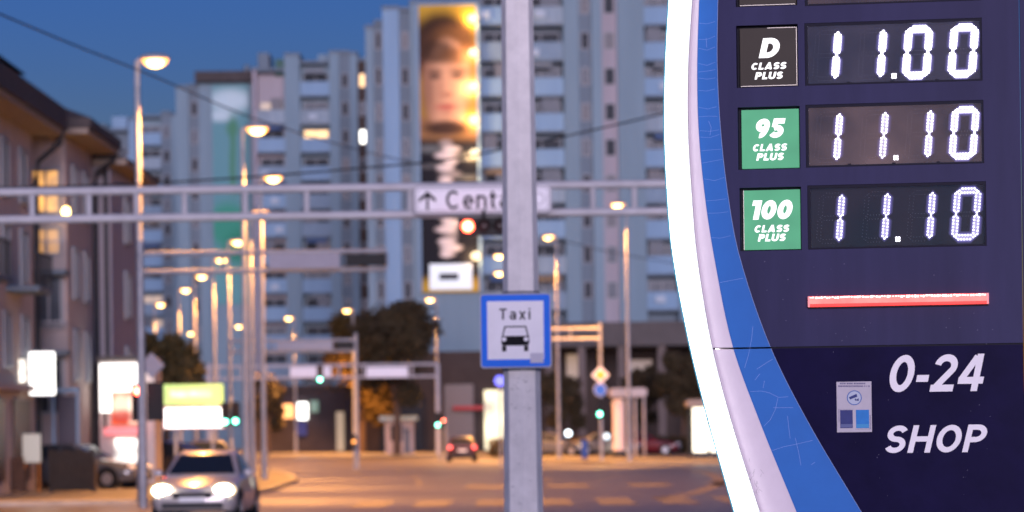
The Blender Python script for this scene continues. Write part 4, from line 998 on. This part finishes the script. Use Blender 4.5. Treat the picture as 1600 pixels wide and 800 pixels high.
# --- main panel with recesses
XR = T(1597, 400)[0]; XE = XR + .36
tiles = [TR(1149,-88,11,1245,-92,8), TR(1150.5,41,138,1247,36.5,134), TR(1153,169,266,1250,164,262.5), TR(1156,295,393,1252,290,390)]
disps = [TR(1257,-92,10,1532,-101,0), TR(1257.5,37,135.5,1534.5,27,124.5), TR(1259,165,263.5,1537,155,253.5), TR(1262,291,391,1541,282,383)]
up = MB(); n = 60; ztop = ZTOP; zlow = ZGAP+.0035
# columns: curve..tile_left | tiles | gap | displays | right edge, using per-row rectangles
rows = sorted(zip(tiles, disps), key=lambda r: r[1][2])
def fq(x0, x1, z0, z1): up.quad((x0,0,z0),(x1,0,z0),(x1,0,z1),(x0,0,z1))
def left_fill(z0, z1, x1, n=14):
    for i in range(n):
        a = z0+(z1-z0)*i/n; b = z0+(z1-z0)*(i+1)/n
        up.quad((f_blu(a),0,a),(x1,0,a),(x1,0,b),(f_blu(b),0,b))
def hole(r, d):
    x0,x1,z0,z1 = r
    up.quad((x0,0,z0),(x0,d,z0),(x0,d,z1),(x0,0,z1)); up.quad((x1,0,z0),(x1,0,z1),(x1,d,z1),(x1,d,z0)); up.quad((x0,0,z1),(x0,d,z1),(x1,d,z1),(x1,0,z1)); up.quad((x0,0,z0),(x1,0,z0),(x1,d,z0),(x0,d,z0))
zc = zlow
for ti, di in rows:
    lo = min(ti[2], di[2]); hi = max(ti[3], di[3])
    left_fill(zc, lo, XR)
    left_fill(lo, hi, ti[0])
    fq(ti[0], ti[1], lo, ti[2]) if ti[2] > lo+1e-6 else None; fq(ti[0], ti[1], ti[3], hi) if ti[3] < hi-1e-6 else None
    fq(ti[1], di[0], lo, hi)
    fq(di[0], di[1], lo, di[2]) if di[2] > lo+1e-6 else None; fq(di[0], di[1], di[3], hi) if di[3] < hi-1e-6 else None
    fq(di[1], XR, lo, hi)
    hole(ti, .05); hole(di, .05); zc = hi
left_fill(zc, ZTOP, XR, 40)
up.build('upper_panel', M_navy, tot, local=True)
band(lambda z: f_blu(z)+.02, lambda z: XR, zlow, ZTOP, .06, DEP-.02, 60).build('cabinet', M_hole, tot, local=True)
band(f_blu, lambda z: XR, .02, ZGAP-.0035, 0, DEP-.02, 50).build('lower_panel', M_navy2, tot, local=True)
band(f_blu, lambda z: XR, ZGAP-.0034, ZGAP+.0034, .012, .05, 1).build('panel_joint', M_hole, tot, local=True)
for z0, z1, mm in ((.02, ZGAP-.0035, M_navy2), (zlow, ZTOP, M_navy)):
    MB().box(XR+.004, XE, .004, DEP-.02, z0, z1).build('side_panel', mm, tot, local=True)
MB().box(f_out(.02), XE, .03, DEP+.05, -.002, .019).build('plinth', M_dark, tot, local=True)

dm_ = MB(); rnd = random.Random(17)
for _ in range(70):
    u, v = rnd.uniform(1165,1590), rnd.choice([rnd.uniform(396,538), rnd.uniform(396,790)])
    if u < 1150 + max(0, v-400)*.5 + 20: continue
    x, z = T(u, v); r_ = rnd.uniform(.0008,.0022)
    dm_.add([(x + r_*math.cos(k*1.2566)*rnd.uniform(.7,1.3), -.0009, z + r_*math.sin(k*1.2566)) for k in range(5)], [(0,1,2,3,4)])
tag(dm_.build('dust_specks', mat('dust', (.16,.15,.22), .9), tot, local=True), kind='stuff')
# --- grade tiles
M_gold = mat('tile_rim', (.55,.5,.42), .3, metal=.5)
T_green = emis('tile_green', (.115,.50,.27), .13, base=(.015,.07,.04), vary=.14, vscale=7)
T_brown = emis('tile_brown', (.25,.17,.13), .014, base=(.014,.010,.009), vary=.2, vscale=6)
T_text = emis('tile_text', (1,1,.95), .21, base=(.6,.6,.58))
def tile(r, m, big, bigbox, cbox, pbox, rim):
    x0,x1,z0,z1 = r; g_ = .010; y = .02
    o = MB().box(x0+g_+.004,x1-g_*.6,y,y+.02,z0+g_*.6,z1-g_).build('grade_tile', m, tot, local=True)
    MB().box(x0+.001,x1-.001,.046,.05,z0+.001,z1-.001).build('recess_back', M_hole, o, local=True)
    w = .0022
    if 'b' in rim: MB().box(x0+g_+.006,x1-g_,y-.004,y-.001,z0+g_*.6,z0+g_*.6+w).build('rim', M_gold, o, local=True)
    if 'r' in rim: MB().box(x1-g_*.6-w,x1-g_*.6,y-.004,y-.001,z0+g_*.6,z1-g_).build('rim', M_gold, o, local=True)
    if 'l' in rim: MB().box(x0+g_+.004,x0+g_+.004+w,y-.004,y-.001,z0+g_*.6,z1-g_).build('rim', M_gold, o, local=True)
    if 't' in rim: MB().box(x0+(x1-x0)*.5,x1-g_,y-.004,y-.001,z1-g_-w,z1-g_).build('rim', M_gold, o, local=True)
    if big:
        for txt, bx, tt, gp_ in ((big, bigbox, .27, .07), ('CLASS', cbox, .24, .10), ('PLUS', pbox, .25, .11)):
            u0,v0,u1,v1 = bx; a = T(u0,v1); b = T(u1,v0)
            text_mb(txt, a[0], b[0], a[1], b[1], y-.0015, tt, .2, gp_, .0003).build('lettering', T_text, o, local=True)
tile(tiles[0], T_brown, None, None, None, None, 'b')
tile(tiles[1], T_brown, 'D', (1185,58,1221,90), (1172.5,96,1229.5,108.5), (1178.5,111,1224,123.5), 'brt')
tile(tiles[2], T_green, '95', (1177,184,1227.5,215.5), (1175,223.5,1230.5,236), (1181,238,1225.5,250.5), '')
tile(tiles[3], T_green, '100', (1170.5,311.5,1240.5,343), (1177.5,350.5,1234,363), (1183.5,364.5,1228.5,377), 'l')

# --- LED displays
LED = [emis('led_hot', (.93,.90,1), 1.4), emis('led_mid', (.93,.90,1), 1.2), emis('led_cool', (.9,.88,1), .75)]
GLOW = [emis('bloom_hot', (.62,.55,1), .15), emis('bloom_mid', (.50,.42,1), .14), emis('bloom_cool', (.34,.26,1), .085)]  # added plates behind the diodes, bloom put in as emission
HALO = emis('bloom_rim', (.30,.24,1), .075, base=(.01,.01,.02)); HALO2 = emis('bloom_haze', (.24,.18,.9), .022, base=(.01,.01,.02))  # wider added plates painting the dim halo round the digits
M_ledoff = mat('led_off', (.30,.30,.33), .3)
def pane_mat(name, refl, refl_col):
    m, nt, b = _nt(name); N, L = nt.nodes, nt.links
    tr = N.new('ShaderNodeBsdfTransparent'); gl = N.new('ShaderNodeBsdfGlossy'); gl.inputs['Roughness'].default_value = .06
    df = N.new('ShaderNodeBsdfDiffuse'); df.inputs[0].default_value = (*refl_col,1)  # diffuse colour paints the sunset sky's reflection into the pane
    tc = N.new('ShaderNodeTexCoord'); nz = N.new('ShaderNodeTexNoise'); nz.inputs['Scale'].default_value = 3.2; nz.inputs['Detail'].default_value = 5; L.new(tc.outputs['Object'], nz.inputs['Vector'])
    mr = N.new('ShaderNodeMapRange'); mr.inputs['From Min'].default_value = .35; mr.inputs['From Max'].default_value = .7; mr.inputs['To Min'].default_value = refl*.45; mr.inputs['To Max'].default_value = refl*1.5
    L.new(nz.outputs['Fac'], mr.inputs[0])
    a = N.new('ShaderNodeMixShader'); a.inputs[0].default_value = .05; L.new(tr.outputs[0], a.inputs[1]); L.new(gl.outputs[0], a.inputs[2])
    c = N.new('ShaderNodeMixShader'); L.new(mr.outputs[0], c.inputs[0]); L.new(a.outputs[0], c.inputs[1]); L.new(df.outputs[0], c.inputs[2])
    L.new(c.outputs[0], N['Material Output'].inputs['Surface']); return m
PX = D0/F * 1.0
DW, DH, SL, ST = 32.0*PX, 72.5*PX, .085, 6.3*PX      # centre-line width, height, slant, LED column spacing
SEG = {'0':'abcdef','1':'bc'}
def seg_line(s):
    w, h = DW/2, DH/2
    return {'a':((-w,h),(w,h)),'b':((w,h),(w,0)),'c':((w,0),(w,-h)),'d':((-w,-h),(w,-h)),'e':((-w,0),(-w,-h)),'f':((-w,h),(-w,0)),'g':((-w,0),(w,0))}[s]
def disp(r, txt, idx, refl, urs):
    """urs: photo (u,v) of the middle of each digit's right-hand bar"""
    x0,x1,z0,z1 = r
    o = MB().box(x0+.001,x1-.001,.044,.05,z0+.001,z1-.001).build('price_display', mat('led_board', (.012,.009,.012), .5, spec=.05, noise=.3, nscale=5), tot, local=True)
    fr = .008
    MB().box(x0+.001,x0+fr+.004,.004,.043,z0+.001,z1-.001).box(x1-fr,x1-.001,.004,.043,z0+.001,z1-.001).box(x0+fr+.004,x1-fr,.004,.043,z1-fr*1.5,z1-.001).box(x0+fr+.004,x1-fr,.004,.043,z0+.001,z0+fr).build('frame', mat('display_frame', (.005,.005,.016), .5, spec=.1), o, local=True)
    MB().quad((x0+.002,.008,z0+.002),(x1-.002,.008,z0+.002),(x1-.002,.008,z1-.002),(x0+.002,.008,z1-.002)).build('cover_pane', pane_mat('cover_pane%d' % idx, refl, ((.17,.15,.18),(.30,.21,.18),(.15,.09,.09))[idx]), o, local=True)
    offm = MB(); YL = .030
    def dot(mb, x, z, rad, y=YL, n=8):
        mb.add([(x + rad*math.cos(2*math.pi*k/n), y, z + rad*math.sin(2*math.pi*k/n)) for k in range(n)] + [(x + rad*.55*math.cos(2*math.pi*k/n), y-rad*.6, z + rad*.55*math.sin(2*math.pi*k/n)) for k in range(n)],
               [(k,(k+1) % n,n+(k+1) % n,n+k) for k in range(n)] + [tuple(range(n,2*n))])
    for ch, (u, v) in zip(txt, urs):
        rx_, rzz = T(u, v); cx, cz = rx_ - DW/2, rzz
        lit = MB(); glow = MB(); halo = MB(); halo2 = MB()
        for s in 'abcdefg':
            (ax_, az), (bx_, bz) = seg_line(s); d = Vector((bx_-ax_, bz-az)); L_ = d.length; d.normalize(); nn = Vector((-d.y, d.x))
            on = s in SEG[ch]; pts = []
            vert = s in 'bcef'
            n = 6 if vert else 5; m0 = ST*.72 if vert else ST*1.0
            for side in (-1,1):
                for k in range(n):
                    t = m0 + (L_-2*m0)*(k + (.25 if side > 0 else -.0))/(n-.75)
                    pts.append(Vector((ax_,az)) + d*t + nn*side*ST*.5)
            pts += [Vector((ax_,az)) + d*(m0*.42), Vector((ax_,az)) + d*(L_-m0*.42)]
            for p in pts:
                x, z = cx + p.x + SL*p.y, cz + p.y
                if on: dot(lit, x, z, (.0059,.0046,.0039)[idx])
                else: dot(offm, x, z, .0011, .042, 6)
            if on:
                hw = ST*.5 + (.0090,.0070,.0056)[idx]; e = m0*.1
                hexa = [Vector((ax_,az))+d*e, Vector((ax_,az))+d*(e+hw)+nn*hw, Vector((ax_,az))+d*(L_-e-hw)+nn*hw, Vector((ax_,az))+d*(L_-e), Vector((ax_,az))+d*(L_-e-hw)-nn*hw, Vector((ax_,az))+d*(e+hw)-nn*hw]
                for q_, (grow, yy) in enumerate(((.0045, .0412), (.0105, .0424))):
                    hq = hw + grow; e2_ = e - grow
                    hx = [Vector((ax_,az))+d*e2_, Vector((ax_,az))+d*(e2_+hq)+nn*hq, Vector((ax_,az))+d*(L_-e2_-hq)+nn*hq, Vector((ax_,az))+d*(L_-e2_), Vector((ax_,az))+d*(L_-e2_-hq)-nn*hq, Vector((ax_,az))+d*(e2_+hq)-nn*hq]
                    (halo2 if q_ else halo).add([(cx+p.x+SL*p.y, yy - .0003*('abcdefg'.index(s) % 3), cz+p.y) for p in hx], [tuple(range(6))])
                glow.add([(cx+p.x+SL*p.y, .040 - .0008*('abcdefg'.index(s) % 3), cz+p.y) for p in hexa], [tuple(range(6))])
        halo.build('digit_bloom', HALO, o, local=True); halo2.build('digit_bloom_outer', HALO2, o, local=True)
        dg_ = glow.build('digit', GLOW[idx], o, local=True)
        # the diodes sit on added plates whose violet emission paints their bloom
        lm = lit.mesh('lit_diodes', LED[idx]); q = inst('lit_diodes', lm, o); tag(q, kind='stuff')
    tag(offm.build('unlit_diodes', M_ledoff, o, local=True), kind='stuff')
    return o
# top display only shows its lowest strip
disp(disps[0], '1110', 1, .25, [(1307,-44),(1378,-47),(1448,-49),(1519,-52)])
disp_uv = [(1, '1100', 0, .30, [(1306.5,84.5),(1377.5,82),(1449.5,79.5),(1521,77)], (1396.5,117.5)),
           (2, '1110', 1, .42, [(1309,212.5),(1380.5,210.5),(1451.5,208),(1522.5,206)], (1399.5,245.5)),
           (3, '1110', 2, .12, [(1312.5,339.5),(1384,337.5),(1454.5,335.5),(1526,333)], (1402.5,373))]
for i, txt, idx, refl, urs, dotp in disp_uv:
    o = disp(disps[i], txt, idx, refl, urs)
    x, z = T(*dotp); pm = MB()
    for dx in (-1,1):
        for dz in (-1,1): pm.cyl((x+dx*.0052,.03,z+dz*.0052),(x+dx*.0052,.026,z+dz*.0052),.0052,n=8)
    pm.build('decimal_point', LED[idx], o, local=True)
    bx0,bx1,bz0,bz1 = disps[i]
    for f in (.245,.495,.745): MB().box(bx0+(bx1-bx0)*f-.007,bx0+(bx1-bx0)*f+.007,.0065,.0075,bz0+.006,bz0+.013).build('pane_clip', M_hole, o, local=True)

# --- red light bar
a, b = T(1264.5,472), T(1543.5,466.5); zc_ = (a[1]+b[1])/2; hb = 8.2*PX
brb = MB().prism(rrect(a[0],b[0],zc_-hb,zc_+hb,.008), -.03, -.001).build('red_light_bar', emis('bar_red', (1,.05,.04), .24, base=(.3,.03,.03), vary=.15, vscale=9), tot, local=True)
tpm = MB(); n = 64; rnd = random.Random(2)
for k in range(n):
    xx = a[0] + .004 + (b[0]-a[0]-.008)*k/n; w = (b[0]-a[0]-.008)/n*rnd.uniform(.45,.95)
    tpm.box(xx, xx+w, -.0333, -.0318, zc_+hb*rnd.uniform(.45,.7), zc_+hb*rnd.uniform(.82,.95))
MB().box(a[0]+.004,b[0]-.004,-.0316,-.0302,zc_-hb*.45,zc_+hb*.95).build('diffuser', emis('bar_mid', (1,.17,.15), .34, base=(.3,.05,.05), vary=.2, vscale=14), brb, local=True)
tpm.build('diode_strip', emis('bar_hot', (1,.55,.5), .7), brb, local=True)
for x in (a[0], b[0]): MB().box(x-.004,x+.004,-.031,-.0005,zc_-hb*1.02,zc_+hb*1.02).build('end_cap', emis('bar_end', (1,.12,.1), .16), brb, local=True)
MB().box(a[0]-.002,b[0]+.002,-.012,-.0005,zc_-hb-.006,zc_-hb-.0004).build('bracket', M_hole, brb, local=True)

# --- lettering on the lower panel
M_let = mat('pale_lettering', (.80,.76,.77), .45, noise=.05, nscale=8)
def word(txt, box, t, gap, sh=.23):
    u0,v0,u1,v1 = box; a = T(u0,v1); b = T(u1,v0)
    text_mb(txt, a[0], b[0], a[1], b[1], -.0012, t, sh, gap, .00035).build('lettering', M_let, tot, local=True)
word('0-24', (1385,552.5,1545,613), .185, .10)
word('SHOP', (1380,663,1545.5,708), .19, .13)
# --- camera notice
x0,x1,z0,z1 = TR(1307.5,597,676,1362,595.5,674.5)
st = MB().box(x0,x1,-.0025,-.0006,z0,z1).build('notice_sticker', mat('notice_paper', (.46,.42,.46), .5, noise=.1, nscale=12), tot, local=True)
tu = lambda a, b: T(1290 + a*90/655, 580 + b*110/800)
def srect(name, a0, b0, a1, b1, m, y): 
    p, q = tu(a0,b1), tu(a1,b0); return MB().box(p[0],q[0],y-.0004,y,p[1],q[1]).build(name, m, st, local=True)
M_nb = mat('notice_navy', (.03,.04,.16), .5, noise=.15, nscale=20); M_nc = mat('notice_cyan', (.02,.18,.5), .5, noise=.15, nscale=20); M_ni = mat('notice_ink', (.12,.11,.2), .5)
srect('dark_box', 167,440,308,648, M_nb, -.0028); srect('cyan_box', 347,437,494,648, M_nc, -.0028)
srect('dark_box_foot', 170,600,305,640, mat('notice_grey', (.10,.12,.25), .5), -.0034); srect('cyan_box_foot', 350,600,491,642, mat('notice_teal', (.05,.26,.5), .5), -.0034)
tm = MB()
rnd = random.Random(6)
for row, (aa, ab_) in ((140,(165,455)), (170,(145,500))):
    x = aa
    while x < ab_:
        w = rnd.uniform(8,17); p, q = tu(x,row+9), tu(min(x+w,ab_),row-9); tm.box(p[0],q[0],-.0031,-.0027,p[1],q[1]); x += w + rnd.choice([4,4,5,14])
tag(tm.build('fine_print', M_ni, st, local=True), kind='stuff')
c = tu(327,302); rr = (tu(412,302)[0]-c[0]); 
MB().add(*(lambda vs, fs: ([(p.x,-.0030,p.y) for p in vs], fs))(*stroke(_arc(c[0],c[1],rr*.94,rr*.94,0,360,28)[:-1], rr*.12, True))).build('camera_ring', mat('ring_blue', (.06,.13,.36), .5), st, local=True)
MB().cyl((c[0],-.0026,c[1]),(c[0],-.0029,c[1]),rr*.88,n=24).build('ring_disc', mat('disc_pale', (.42,.46,.55), .5), st, local=True)
cm = MB(); 
for pts in ([(265,296),(352,257),(362,290),(278,322)], [(330,318),(345,310),(350,325),(376,306),(378,338),(352,334),(338,336)]):
    q = [tu(*p) for p in pts]; cm.prism(list(reversed(q)), -.0036, -.0031)
cm.build('camera_symbol', M_nb, st, local=True)
for a0,b0,a1,b1 in ((150,430,322,434),(150,430,154,580),(505,495,510,660),(338,655,510,660)): srect('box_line', a0,b0,a1,b1, M_ni, -.0028)
